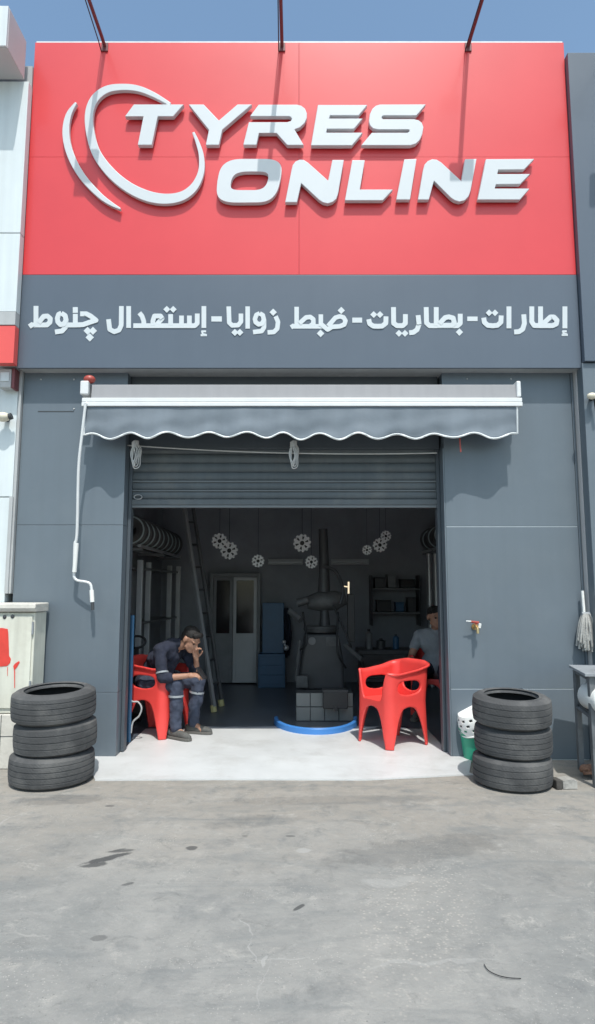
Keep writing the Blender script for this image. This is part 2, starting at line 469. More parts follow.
RX0, RX1, RY1, RZ = -2.05, 2.2, 9.7, 2.62
mb = MB(); mb.box(RX0 - .1, RX1 + .1, 6.474, RY1 + .1, -0.1, SLAB)
mb.box(RX0 - .1, PLX1 - .003, 5.7, 6.47, -0.1, SLAB); mb.box(PRX0 + .003, RX1 + .1, 5.7, 6.47, -0.1, SLAB)
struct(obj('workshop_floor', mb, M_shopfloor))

# ------------------------------------------------------------------ the shop building
shop = thing('shop_building', 'two storey tyre shop front clad in slate grey panels with an open doorway', 'building', (0, YP, 0))
def pillar(x0, x1, joints, ztop, jm, gp):
    mb = MB(); zs = [0.0] + sorted(joints) + [ztop]
    for a, b in zip(zs[:-1], zs[1:]):
        mb.box(x0, x1, YP, YP + 0.26, a + (gp if a else 0.004), b - gp)
    p = obj('pillar', mb, M_slate, shop, bevel=0.003)
    mb = MB(); mb.box(x0 + 0.004, x1 - 0.004, YP + 0.003, YP + 0.25, 0, ztop)
    obj('joint_backing', mb, jm, p)
    return p
zl = [at(80, 412, YP).z, at(80, 525, YP).z]
pl = pillar(PLX0, PLX1, [at(80, 525, YP).z, at(80, 690, YP).z - .02], ZS0 + 0.25, M_joint, .0012)
pr = pillar(PRX0, PRX1, [at(500, 526.5, YP).z, at(500, 689, YP).z], ZS0 + 0.25, M_whitewall, .0022)
# thin saw cut with two rivets on the left pillar
a, b = at(38, 411.5, YP), at(74, 411, YP)
mb = MB(); mb.box(a.x, b.x, YP - 0.002, YP - 0.0005, a.z - 0.004, a.z + 0.004); obj('groove', mb, M_joint, pl)
for px, py in ((74, 409), (74, 379.5), (41, 379.5), (511, 379), (467, 379)):
    q = at(px, py, YP); mb = MB(); mb.ball((q.x, YP, q.z), 0.008)
    obj('rivet', mb, M_silver, shop, smooth=60)
# pale corner trim on the right pillar's door edge
mb = MB(); mb.box(PRX0 - 0.012, PRX0 - 0.002, YP - 0.004, YP + 0.2, 0.004, 2.6); obj('corner_trim', mb, M_slate, shop)
mb = MB(); mb.box(PRX1 + 0.002, PRX1 + 0.02, YP - 0.006, YP + 0.2, 0.004, ZS0 + .2); obj('corner_trim', mb, M_slate, shop)
# lintel and shutter box
mb = MB(); mb.box(PLX1 + .003, PRX0 - .015, YP + 0.10, YP + 0.5, 2.62, ZS0 + 0.25); obj('lintel', mb, M_slate_dark, shop, bevel=0.004)
# upper wall behind the sign, side walls, roof, room
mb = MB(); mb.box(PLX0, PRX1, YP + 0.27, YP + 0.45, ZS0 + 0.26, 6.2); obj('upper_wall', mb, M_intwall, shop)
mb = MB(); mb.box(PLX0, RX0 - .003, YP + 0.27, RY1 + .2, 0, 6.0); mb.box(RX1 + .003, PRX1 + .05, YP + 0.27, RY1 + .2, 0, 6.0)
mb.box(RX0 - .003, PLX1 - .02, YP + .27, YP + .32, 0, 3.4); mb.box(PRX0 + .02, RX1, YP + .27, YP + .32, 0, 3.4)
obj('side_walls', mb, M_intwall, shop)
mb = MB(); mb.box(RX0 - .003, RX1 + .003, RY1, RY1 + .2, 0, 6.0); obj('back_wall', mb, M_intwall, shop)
mb = MB(); mb.box(RX0, RX1, YP + 0.5, RY1 - .003, RZ, RZ + .15); obj('ceiling', mb, M_ceil, shop)
mb = MB(); mb.box(PLX0, PRX1 + .05, YP + .46, RY1 + .2, 6.0, 6.15); obj('roof', mb, M_grey_soffit, shop)

# roller shutter
M_shutter_rib = mat('shutter_rib_paint', (0.14, 0.155, 0.165), 0.5, var=.1)
sh = thing('roller_shutter', 'half raised slate grey roller shutter hanging under the lintel of the shop doorway', 'shutter', (0, YP + .16, 2.1))
YR = YP + 0.17
zb = at(290, 507, YR).z; zt = 2.75
mb = MB()
z = zb + 0.07
prof = []
prof2 = []
while z < zt:
    h = 0.082
    prof2 += [(0.0, z), (-0.006, z + .006), (-0.011, z + h * .3), (-0.011, z + h * .62), (-0.004, z + h * .9), (0.004, z + h * .96)]
    z += h
n = len(prof2)
x0, x1 = PLX1 + .02, PRX0 - .03
vs = [Vector((x0, YR + y, zz)) for y, zz in prof2] + [Vector((x1, YR + y, zz)) for y, zz in prof2]
mb.add(vs, [(i, i + 1, n + i + 1, n + i) for i in range(n - 1)])
obj('slat_curtain', mb, M_shutter, sh, smooth=30)
mb = MB(); mb.box(x0, x1, YR - 0.024, YR + 0.02, zb + .016, zb + .066); obj('bottom_panel', mb, M_shutter, sh, bevel=0.004)
mb = MB(); mb.box(x0, x1, YR - 0.016, YR + 0.016, zb - .008, zb + .016); obj('bottom_bar', mb, M_shutter_rib, sh, bevel=0.003)
za = at(290, 491, YR).z
mb = MB(); mb.box(x0, x1, YR - 0.022, YR - .011, za - .006, za + .006); 
mb.box(x0, x1, YR - 0.022, YR - .011, za + .075, za + .09)
obj('stiffening_rib', mb, M_shutter_rib, sh, bevel=0.002)
for s, xx in ((1, PLX1 + .003), (-1, PRX0 - .014)):
    mb = MB(); mb.box(xx, xx + s * .028, YR - .04, YR + .05, SLAB + .006, 2.62); obj('guide_rail', mb, M_slate_dark, sh, bevel=0.003)
q = at(138, 497, YR - .03)
mb = MB(); mb.tube([Vector((q.x + .035 * math.cos(t * PI / 8), q.y, q.z + .02 * math.sin(t * PI / 8))) for t in range(17)], .005, 6)
obj('pull_ring', mb, M_silver, sh, smooth=60)

# ------------------------------------------------------------------ sign
sign = thing('shop_sign', 'big red and slate fascia sign reading TYRES ONLINE with a white swoosh and Arabic lettering', 'sign', (0, YS, ZS0))
mb = MB(); mb.box(SX0 + .006, SX1 - .006, YS + .022, YS + .30, ZS0, ZS2 - .004); obj('sign_frame', mb, M_alu, sign)
zj = at(300, 157, YS).z; xj = at(299, 150, YS).x
mb = MB(); gp = .0008
for (xa, xb) in ((SX0, xj - gp), (xj + gp, SX1)):
    for (z0, z1) in ((ZS1 + .004, zj - gp), (zj + gp, ZS2)):
        mb.box(xa, xb, YS, YS + .02, z0, z1)
obj('red_panel', mb, M_red, sign, bevel=0.0015)
mb = MB(); mb.box(SX0, SX1, YS - .004, YS + .02, ZS0 - .006, ZS1); obj('slate_panel', mb, M_slate_sign, sign, bevel=0.003)
mb = MB(); mb.box(SX0 + .01, SX1 - .01, YS + .002, YS + .018, ZS2 + .001, ZS2 + .014); obj('top_trim', mb, M_whitewall, sign)

YL = YS - .058
def Z2(zx, zy): return (120 + zx / 3.5, 90 + zy / 3.5)
def Z3(zx, zy): return (270 + zx / 3.719, 90 + zy / 3.719)
def Z4(zx, zy): return (205 + zx / 3.3056, 145 + zy / 3.3056)
def Z5(zx, zy): return (370 + zx / 3.5, 145 + zy / 3.5)
def chaikin(p, it=2):
    for _ in range(it):
        q = []
        for i in range(len(p)):
            a, b = Vector(p[i]).to_2d(), Vector(p[(i + 1) % len(p)]).to_2d()
            q += [tuple(a * .75 + b * .25), tuple(a * .25 + b * .75)]
        p = q
    return p
letters = [
    ([Z2(*p) for p in ((48, 50), (223, 50), (186, 92), (132, 92), (111, 192), (62, 192), (82, 92), (17, 92))], ()),
    ([Z2(*p) for p in ((240, 50), (293, 50), (346, 106), (411, 50), (462, 50), (358, 139), (346, 192), (300, 192), (311, 139))], ()),
    ([(258.6, 104.5), (297, 104.5), (301.5, 105.7), (305, 108.5), (306.9, 113), (306.8, 118), (304.5, 123), (300, 127.2), (294.5, 129.3), (303.8, 145), (287.3, 145), (276.4, 132.9), (259, 132.9), (256.4, 144.8), (243.2, 144.8),
      (248.8, 122), (287, 122), (290.6, 121), (291.9, 119), (291, 117), (288.5, 116), (250, 116)], ()),
    ([(317.9, 104.8), (367.5, 104.8), (358.7, 115.3), (330.0, 115.3), (329.2, 118.4), (362.8, 118.4), (353.9, 128.8), (327, 128.8), (326.2, 132.5), (362.8, 132.5), (352, 145.3), (311, 145.3)], ()),
    ([(380.2, 104.4), (426, 104.2), (416.5, 115.4), (383.5, 115.4), (381.9, 116.6), (381.7, 118.2), (383, 119), (413.5, 119), (418.5, 120), (422, 122.8), (423.5, 127.2), (422.3, 134), (419.8, 139.8), (415.8, 143.6), (410.5, 145.2), (361.2, 145.2),
      (371.8, 132.6), (407.6, 132.6), (409.4, 131.5), (409.6, 130), (408.4, 129.2), (378, 129.2), (373, 128.2), (370, 125.2), (368.9, 121), (369.8, 114), (372.4, 108.6), (375.8, 105.6)], ()),
    (chaikin([Z4(*p) for p in ((90, 46), (160, 46), (228, 46), (254, 66), (252, 105), (238, 160), (205, 189), (140, 190), (70, 190), (38, 170), (40, 120), (52, 70))], 3),
     [chaikin([Z4(*p) for p in ((118, 88), (160, 87), (200, 88), (212, 100), (203, 135), (180, 149), (140, 149), (92, 149), (82, 135), (92, 100))], 3)]),
    ([Z4(*p) for p in ((265, 189), (286, 82), (290, 66), (299, 54), (313, 48), (327, 49), (341, 58), (407, 117), (421, 49), (459, 49), (440, 160), (434, 178), (422, 188), (406, 193), (389, 189), (377, 181), (318, 126), (304, 189))], ()),
    ([(352.3, 160), (364.9, 160), (359.9, 189.4), (393.0, 189.4), (382.9, 200.3), (344.9, 200.3)], ()),
    ([Z5(*p) for p in ((120, 50), (163, 48), (140, 191), (92, 191))], ()),
    ([Z5(*p) for p in ((168, 191), (186, 86), (191, 68), (202, 56), (218, 49), (234, 51), (249, 60), (320, 126), (333, 49), (373, 48), (352, 160), (345, 180), (332, 193), (313, 198), (296, 193), (283, 184), (224, 125), (206, 191))], ()),
    ([Z5(*p) for p in ((406, 49), (576, 48), (540, 85), (449, 86), (446, 101), (561, 101), (526, 136), (441, 137), (437, 152), (559, 152), (525, 191), (377, 191))], ()),
]
for out, holes in letters:
    mb = MB(); mb.prism([at(x, y, YL) for x, y in out], (0, .045, 0), [[at(x, y, YL) for x, y in h] for h in holes])
    obj('letter', mb, M_white_letter, sign, bevel=0.004)

def ribbon(path, y, th, name='swoosh', n=10):
    pts = catmull([Vector((55 + x / 3.719, 75 + y_ / 3.719, w / 3.719)) for x, y_, w in path], n)
    L, Rr = [], []
    for i, p in enumerate(pts):
        t = (pts[min(i + 1, len(pts) - 1)] - pts[max(i - 1, 0)]); t.z = 0; t.normalize()
        nrm = Vector((-t.y, t.x, 0))
        L.append(at(*(p + nrm * p.z / 2).to_2d(), y)); Rr.append(at(*(p - nrm * p.z / 2).to_2d(), y))
    mb = MB(); m = len(pts)
    o = Vector((0, th, 0))
    vs = L + Rr + [p + o for p in L] + [p + o for p in Rr]
    fs = []
    for i in range(m - 1):
        fs += [(i, i + 1, m + i + 1, m + i), (2 * m + i, 3 * m + i, 3 * m + i + 1, 2 * m + i + 1), (i, 2 * m + i, 2 * m + i + 1, i + 1), (m + i, m + i + 1, 3 * m + i + 1, 3 * m + i)]
    fs += [(0, m, 3 * m, 2 * m), (m - 1, 3 * m - 1, 4 * m - 1, 2 * m - 1)]
    mb.add(vs, fs)
    return obj(name, mb, M_white_letter, sign, bevel=0.003)
ribbon(((428, 108, 12), (370, 74, 18), (310, 50, 22), (250, 44, 24), (192, 53, 27), (148, 86, 30), (127, 140, 31), (130, 210, 31), (153, 288, 33), (203, 358, 36), (268, 413, 38), (340, 448, 40), (410, 460, 38), (473, 449, 34), (518, 414, 29), (543, 360, 23), (544, 300, 19), (530, 250, 14), (514, 212, 9)), YS - .050, .038)
ribbon(((78, 102, 8), (51, 145, 20), (40, 200, 25), (46, 260, 26), (70, 325, 26), (110, 388, 24), (165, 446, 20), (205, 476, 15), (243, 497, 6)), YS - .050, .038)

# Arabic line: each word one mesh of cut-out strokes
ZO = {6: (475, 295, 5.95), 5: (360, 295, 4.958), 4: (280, 295, 6.611), 3: (210, 295, 7.4375), 2: (100, 295, 4.958), 1: (20, 295, 5.95)}
YA = YS - .004
M_arab = mat('white_cut_lettering', (0.56, 0.60, 0.62), 0.45, var=0.02)
def word(reg, strokes, dots=(), sw=5.6, name='arabic_word'):
    ox, oy, sc = ZO[reg]
    mb = MB(); c = [0]
    def P(x, y, yy): return at(ox + x / sc, oy + y / sc, yy)
    for st in strokes:
        w = sw
        if isinstance(st[0], (int, float)): w, st = st[0], st[1:]
        hw = w * sc / 2 * .86
        for i in range(len(st) - 1):
            a, b = Vector(st[i]), Vector(st[i + 1])
            d = (b - a).normalized(); nn = Vector((-d.y, d.x)) * hw
            c[0] += 1; yy = YA - .003 - .00022 * (c[0] % 23)
            mb.prism([P(*(a + nn), yy), P(*(b + nn), yy), P(*(b - nn), yy), P(*(a - nn), yy)], (0, YA - yy - .0005, 0))
            if i < len(st) - 2:
                c[0] += 1; yy = YA - .003 - .00022 * (c[0] % 23)
                mb.prism([P(b.x + hw * math.cos(k * PI / 6), b.y + hw * math.sin(k * PI / 6), yy) for k in range(12)], (0, YA - yy - .0005, 0))
    for x, y, r in dots:
        c[0] += 1; yy = YA - .003 - .00022 * (c[0] % 23)
        mb.prism([P(x + r, y, yy), P(x, y + r, yy), P(x - r, y, yy), P(x, y - r, yy)], (0, YA - yy - .0005, 0))
    return obj(name, mb, M_arab, sign)
word(6, [[(535, 68), (535, 198)], [2.6, (516, 237), (552, 237)], [2.4, (546, 216), (524, 216), (528, 230), (546, 234)],
         [(390, 68), (390, 182)], [(338, 68), (338, 160), (352, 181), (385, 182), (462, 182), (484, 172), (488, 150), (470, 131), (448, 131), (408, 168)],
         [(290, 115), (294, 170), (284, 203), (262, 218), (233, 220)], [(202, 68), (202, 198)],
         [(52, 135), (56, 162), (76, 180), (106, 183), (134, 180), (154, 162), (156, 122)]], [(84, 106, 20), (119, 106, 20)])
word(5, [[(497, 93), (497, 140), (484, 152), (345, 152), (330, 138), (328, 60)], [(378, 60), (378, 152)],
         [(384, 150), (455, 150), (468, 138), (462, 114), (440, 108), (422, 112), (394, 142)],
         [(288, 100), (293, 145), (283, 172), (265, 185), (244, 187)],
         [(225, 95), (225, 140), (212, 152), (184, 152), (167, 140), (166, 60)],
         [(43, 120), (48, 142), (66, 154), (88, 155), (110, 154), (128, 140), (129, 106)]], [(493, 184, 18), (193, 190, 17), (223, 190, 17), (68, 97, 17), (99, 97, 17)])
word(4, [[(110, 78), (110, 205)], [(78, 207), (290, 207)], [(72, 214), (95, 200)], [(200, 205), (221, 188), (220, 160), (200, 145), (172, 148), (128, 188)],
         [(270, 128), (270, 205)], [(275, 195), (315, 228), (345, 210), (395, 207), (425, 195), (433, 170), (420, 148), (395, 141), (366, 150), (318, 205)]],
     [(405, 102, 24), (268, 254, 25)], sw=5.2)
word(3, [[(488, 158), (506, 200), (500, 250), (475, 275), (428, 278)], [(280, 85), (280, 250)],
         [(370, 137), (393, 150), (401, 185), (388, 212), (362, 218), (340, 203), (334, 178), (345, 148), (370, 137)], [(402, 180), (402, 240), (385, 268), (320, 276)],
         [(230, 138), (230, 198), (210, 224), (165, 226), (143, 205), (139, 85)]], [(470, 128, 27), (185, 278, 26), (222, 278, 26)], sw=5.2)
word(2, [[(515, 55), (515, 163)], [2.4, (499, 199), (530, 199)], [2.2, (526, 180), (506, 180), (510, 194), (526, 197)],
         [(482, 92), (482, 140), (470, 152), (165, 152)], [(443, 102), (443, 150)], [(404, 102), (404, 150)], [(350, 95), (350, 150)],
         [(262, 150), (262, 128), (270, 104), (300, 104), (308, 116), (280, 148)], [(195, 88), (208, 104), (217, 130), (217, 152)],
         [(142, 55), (142, 163)], [(106, 55), (105, 150), (94, 174), (70, 182), (48, 170), (42, 120)]], [(331, 71, 17), (363, 71, 17)], sw=5.4)
word(1, [[(95, 65), (95, 180)], [(65, 178), (160, 178), (178, 162), (180, 140), (163, 125), (140, 127), (110, 165)], [(55, 188), (78, 172)],
         [(246, 108), (268, 122), (274, 148), (262, 172), (240, 176), (225, 160), (222, 138), (230, 115), (246, 108)], [(274, 150), (270, 192), (250, 214), (208, 220)],
         [(268, 178), (330, 178), (375, 176), (420, 160), (452, 150), (420, 125), (395, 112), (358, 112)], [(329, 112), (329, 178)], [5.8, (329, 72), (329, 106)]],
     [(402, 213, 24), (434, 213, 24), (415, 252, 25)])
word(5, [[5.2, (532, 118), (583, 118)]], name='dash'); word(4, [[5.8, (478, 166), (543, 166)]], name='dash'); word(3, [[6, (10, 178), (88, 178)]], name='dash')

# floodlights on arms over the sign
def floodlight(px, label, y0=YS, zz=None, L=.66):
    x = at(px, 46, YS).x; z = zz or (ZS2 - .045)
    t = thing('sign_floodlight', label, 'floodlight', (x, y0, z), group='floodlights on arms over the signs')
    mb = MB(); mb.tube([(x, y0 - .002, z), (x, y0 - .1, z + .012), (x, y0 - L, z + .02)], .016, 10); obj('arm', mb, M_brown_arm, t, smooth=50)
    mb = MB(); mb.box(x - .03, x + .03, y0 - .012, y0 - .001, z - .05, z + .035); obj('wall_plate', mb, M_brown_arm, t, bevel=.003)
    mb = MB(); mb.tube([(x - .03, y0 - .004, z - .05), (x - .028, y0 - .1, z - .03), (x - .02, y0 - L + .05, z + .0)], .005, 6); obj('cable', mb, M_black, t, smooth=50)
    M = Matrix.Translation((x, y0 - L - .03, z)) @ Matrix.Rotation(R(35), 4, 'X')
    mb = MB(); mb.box(-.10, .10, -.07, .07, -.045, .045, M); h = obj('lamp_head', mb, M_black, t, bevel=.008)
    mb = MB(); mb.box(-.085, .085, .0705, .074, -.035, .035, M); obj('glass', mb, M_glass_dark, h)
    return t
floodlight(105, 'maroon floodlight arm above the swoosh at the left of the red sign')
floodlight(282, 'maroon floodlight arm above the middle of the red sign')
floodlight(468, 'maroon floodlight arm above the letter S at the right of the red sign')

# ------------------------------------------------------------------ awning
aw = thing('awning', 'retracted grey awning with wavy white edged valance over the doorway', 'awning', (0, YP, 2.9))
AY = YP - .21
tl, tr = at(84, 399, AY), at(520, 399, AY)
ax0, ax1 = tl.x, tr.x
zc1 = at(300, 384.5, AY + .03).z; zc0 = at(300, 399, AY + .02).z
mb = MB(); mb.prism([(ax0 + .05, YP - .003, zc0 - .03), (ax0 + .05, AY + .0185, zc0 - .03), (ax0 + .05, AY + .035, zc1), (ax0 + .05, YP - .003, zc1 + .05)], (ax1 - ax0 - .05, 0, 0))
obj('cassette', mb, M_greyfab, aw, bevel=.004)
zb1 = at(300, 398.5, AY).z; zb0 = at(300, 407, AY).z
zm = (zb0 + zb1) / 2
mb = MB(); mb.box(ax0 - .01, ax1 + .01, AY - .03, AY + .018, zb0, zm - .002); mb.box(ax0 - .01, ax1 + .01, AY - .024, AY + .018, zm + .002, zb1)
mb.box(ax0 - .008, ax1 + .008, AY - .018, AY + .01, zm - .01, zm + .01)
obj('front_bar', mb, M_white_metal, aw, bevel=.004)
vx0, vx1 = at(85, 420, AY).x, at(517, 420, AY).x
zt_ = zb0 - .001
zlo = at(300, 433.5, AY).z
per = 39.2 / (F_PX / (AY * CP)) * 1.0
ph0 = at(150 + 39.2 * 0.0, 430, AY).x
NX, NZ = 360, 14
def vz(x): return zlo + 0.045 - .042 * 0 - 0.045 - .033 * (0.5 + 0.5 * math.cos(2 * PI * (x - ph0) / per + .35 * math.sin(x * 2.3) + .2 * math.sin(x * 5.1 + 1))) * (1.45 + .22 * math.sin(x * 3.7 + .5)) - .006 * math.sin(x * 1.9)
def vy(x, t):
    return AY - .012 + t * (.014 * math.sin(x * 7.3 + 1.1) + .010 * math.sin(x * 17.7 + .4) + .006 * math.sin(x * 31 + 2 * t)) + .006 * math.sin(x * 5 + 9 * t) * t - .01 * t
mb = MB(); vs = []
for i in range(NX + 1):
    x = vx0 + (vx1 - vx0) * i / NX
    for j in range(NZ + 1):
        t = j / NZ
        vs.append(Vector((x, vy(x, t), zt_ + (vz(x) - zt_) * t)))
fs = [(i * (NZ + 1) + j, (i + 1) * (NZ + 1) + j, (i + 1) * (NZ + 1) + j + 1, i * (NZ + 1) + j + 1) for i in range(NX) for j in range(NZ)]
mb.add(vs, fs)
val = obj('valance', mb, M_valance, aw, smooth=80)
sd = val.modifiers.new('solid', 'SOLIDIFY'); sd.thickness = .003
mb = MB(); hem = [Vector((vx0, vy(vx0, 0), zt_))] + [Vector((vx0 + (vx1 - vx0) * i / NX, vy(vx0 + (vx1 - vx0) * i / NX, 1) - .002, vz(vx0 + (vx1 - vx0) * i / NX))) for i in range(NX + 1)] + [Vector((vx1, vy(vx1, 0), zt_))]
mb.tube(hem, .0085, 6); obj('hem_piping', mb, M_trim_w, val, smooth=60)
# gearbox with red cap, end bracket
q = at(86, 388, AY + .05)
mb = MB(); mb.box(q.x - .035, q.x + .035, AY + .0, YP - .004, q.z - .07, q.z + .05); obj('gear_bracket', mb, M_white_metal, aw, bevel=.01)
q = at(89.5, 379.5, AY + .05)
mb = MB(); mb.ball(q, .045, (1.1, 1, .8), seg=20, rings=12); obj('red_cap', mb, M_tapred, aw, smooth=80)
q = at(517.5, 390, AY + .03)
mb = MB(); mb.box(q.x - .012, q.x + .025, AY + .01, YP - .004, q.z - .065, q.z + .075); obj('end_bracket', mb, M_white_metal, aw, bevel=.01)
q = at(460, 440, AY); mb = MB(); mb.tube([q + Vector((0, .01, .02)), q + Vector((.005, .01, -.1))], .006, 6); obj('tie_string', mb, M_tapred, aw)

YC = YP - .09
pts = [at(x, y, yy) for x, y, yy in ((85.6, 404, YP - .25), (82, 435, YP - .23), (78.6, 469, YP - .2), (77, 533, YP - .13), (74.8, 545, YP - .12), (74.2, 571, YP - .10))]
ck = thing('awning_crank', 'white crank rod hanging from the left end of the awning', 'crank handle', pts[-1])
mb = MB(); mb.tube(catmull(pts, 6), .012, 10); mb.tube([pts[0], pts[0] + Vector((0, .06, .04))], .012, 8); obj('rod', mb, M_white_metal, ck, smooth=60)
mb = MB(); mb.tube([at(x, y, yy) for x, y, yy in ((76.6, 543, YP - .12), (74.4, 572, YP - .10))], .018, 12); obj('sleeve', mb, M_whiteplastic, ck, smooth=40)
mb = MB(); mb.tube(catmull([at(x, y, YC - (.0 if x < 80 else .02)) for x, y in ((74.2, 571), (74.2, 577), (77.5, 580.5), (86, 582), (90.5, 584.5), (91.8, 592), (92.3, 600))], 5), .0115, 10); obj('crank_bend', mb, M_white_metal, ck, smooth=60)
mb = MB(); mb.tube([at(x, y, YC - .02) for x, y in ((91.6, 590), (92.3, 602))], .018, 12); obj('handle_grip', mb, M_whiteplastic, ck, smooth=40)
mb = MB(); mb.tube([at(x, y, YC - .02) for x, y in ((92.4, 602.3), (92.7, 610))], .014, 12); obj('end_plug', mb, M_joint, ck, smooth=40)

# cable across the doorway and two rope hanks hanging from it
YK = YP + .06
a, b = at(124, 445, YK), at(437, 453, YK)
mb = MB(); mb.tube([a + (b - a) * (i / 16) + Vector((0, 0, -.035 * (1 - (i / 8 - 1) ** 2))) for i in range(17)], .0055, 6)
tag(obj('washing_line', mb, M_rope, smooth=60, base=tuple(a)), 'thin pale line strung across the doorway just under the awning', 'line')
for px, lab in ((135.5, 'pale hank of rope hanging under the left end of the awning'), (293.5, 'pale hank of rope hanging under the middle of the awning')):
    q = at(px, 440, YP - .05)
    mb = MB()
    for k in range(5):
        w = .013 + .006 * k; h = .10 + .014 * math.sin(k * 2.1)
        c = q + Vector((.003 * (k - 2), .008 * (k - 2), -.11 - .006 * k)); tw = .5 * (k - 2)
        mb.tube([c + Vector((w * math.sin(t * 2 * PI / 28) + .006 * math.sin(t * .9 + k), .02 * tw * math.sin(t * 2 * PI / 28), h * math.cos(t * 2 * PI / 28))) for t in range(29)], .0048, 6)
    c = q + Vector((0, 0, -.05))
    for k in range(4):
        mb.tube([c + Vector((.026 * math.cos(t * PI / 8), .024 * math.sin(t * PI / 8), .011 * k + .006 * math.cos(t * PI / 8))) for t in range(17)], .0055, 6)
    tag(obj('rope_hank', mb, M_rope, smooth=60, base=tuple(q)), lab, 'rope', 'rope hanks under the awning')

# ------------------------------------------------------------------ neighbours
YN = 5.2
nb = thing('white_building', 'white clad building left of the tyre shop with a red band and a projecting canopy', 'building', (-4, YN, 0))
zband0, zband1 = at(8, 363, YN).z, at(8, 325, YN).z
xr = at(16.5, 300, YN).x
ztop = at(0, 60, YN).z + .9
zc0_ = at(5, 81, YN).z
zjj = at(5, 233, YN).z
mb = MB()
for a, b in ((zband1 + .12, zjj - .004), (zjj + .004, zc0_ - .004)):
    mb.box(-6.5, xr, YN, YN + .08, a, b)
obj('white_panel', mb, M_whitewall, nb, bevel=.003)
mb = MB(); mb.box(-6.5, xr, YN - .004, YN + .08, zband1, zband1 + .116); obj('grey_trim', mb, M_alu, nb, bevel=.003)
mb = MB(); mb.box(-6.5, xr, YN + .002, YN + .08, zband0, zband1 - .003); obj('red_band', mb, M_redband, nb, bevel=.003)
mb = MB(); mb.box(-6.5, SX0 - .004, YN + .083, YP + .25, zband0 + .01, zc0_ + .22); obj('grey_return', mb, M_alu, nb)
mb = MB(); mb.box(-6.5, PLX0 - .03, YP + .26, YN + 6, 0, zc0_ - .1); obj('rear_block', mb, M_whitewall, nb)
# canopy box
cf = at(7.5, 48, 4.86)
mb = MB(); mb.box(-6.5, cf.x, 4.86, YN - .003, cf.z, at(7.5, 8, 4.86).z); obj('canopy', mb, M_grey_soffit, nb, bevel=.006)
mb = MB(); mb.box(-6.5, cf.x - .004, 4.84, 4.858, cf.z + .005, at(7.5, 8, 4.86).z); obj('canopy_fascia', mb, M_whitewall, nb)
# lower wall
xl = at(18, 420, YP - .03).x
zw = at(8, 497, YP - .03).z
mb = MB(); mb.box(-6.5, PLX0 - .035, YP - .03, YP + .2, zw + .004, zband0 + .1); mb.box(-6.5, PLX0 - .055, YP - .03, YP + .2, 0, zw - .004); obj('lower_wall', mb, M_whitewall, nb, bevel=.003)
mb = MB(); mb.box(PLX0 - .05, PLX0 - .02, YP - .055, YP + .1, 1.35, zw); mb.box(PLX0 - .03, PLX0 - .005, YP - .035, YP + .1, 1.35, zband0 + .1); obj('edge_trim', mb, M_alu, nb, bevel=.003)
# intercom box and lamp on its wall
q = at(10, 381, YP - .05)
jb = thing('junction_box', 'small grey box with a maroon side under the red band of the white building', 'junction box', q)
mb = MB(); mb.box(q.x - .06, q.x + .045, YP - .13, YP - .034, q.z - .085, q.z + .085); obj('box', mb, M_alu, jb, bevel=.01)
mb = MB(); mb.box(q.x + .048, q.x + .075, YP - .13, YP - .034, q.z - .09, q.z + .09); obj('side_cover', mb, M_brown_arm, jb, bevel=.006)
mb = MB(); mb.box(q.x - .045, q.x + .03, YP - .138, YP - .131, q.z - .03, q.z + .05); obj('cover_plate', mb, M_whitewall, jb, bevel=.003)
q = at(3, 417, YP - .12)
lp = thing('wall_lamp', 'cream bulkhead lamp on the white wall beside the slate pillar', 'lamp', q)
mb = MB(); mb.ball(q, .055, (1.1, .9, .75), seg=20, rings=12); obj('lamp_shade', mb, M_ivory, lp, smooth=80)
mb = MB(); mb.tube([q + Vector((.0, .02, 0)), (q.x, YP - .034, q.z)], .022, 12); obj('bracket', mb, M_joint, lp, smooth=40)
mb = MB(); mb.tube([q + Vector((.05, 0, 0)), q + Vector((.075, 0, .01))], .028, 12); obj('end_cap', mb, M_joint, lp, smooth=40)

YB = 5.24
nr = thing('dark_building', 'dark grey clad building right of the tyre shop', 'building', (4, YB, 0))
xe = at(587.3, 430, YB).x
zt2 = at(580, 52.5, YB).z; zm2 = at(590, 361, YB).z
xu = at(584, 345, YB).x
mb = MB(); mb.box(xu, 6.5, YB, YB + .3, zm2, zt2); obj('upper_panel', mb, M_slate_sign, nr, bevel=.004)
mb = MB(); mb.box(xe, 6.5, YB + .03, YB + .3, 0, zm2 - .006); obj('lower_panel', mb, M_slate, nr, bevel=.004)
mb = MB(); mb.box(xe + .02, 6.5, YB + .31, YB + 6, 0, zt2 - .2); obj('rear_block', mb, M_intwall, nr)
mb = MB(); mb.box(PRX1 + .025, xe - .0, YB + .14, YB + .5, 0, ZS2 - .5); obj('gap_filler', mb, M_grey_soffit, nr)
fl4 = floodlight(105, 'maroon floodlight arm on the dark building at the far right edge')
fl4.location = (at(606, 60, YB).x, YB, zt2 - .03)
q = at(592, 396, YB - .05)
l2 = thing('wall_lamp', 'small pale round lamp on the dark building at the right edge', 'lamp', q)
mb = MB(); mb.ball(q, .035, (1.2, .9, .8), seg=20, rings=12); obj('lamp_shade', mb, M_ivory, l2, smooth=80)
mb = MB(); mb.tube([q, (q.x + .03, YB + .028, q.z)], .02, 12); mb.tube([q + Vector((.03, .02, 0)), q + Vector((.045, .02, -.14))], .014, 8); obj('bracket', mb, M_black, l2, smooth=40)

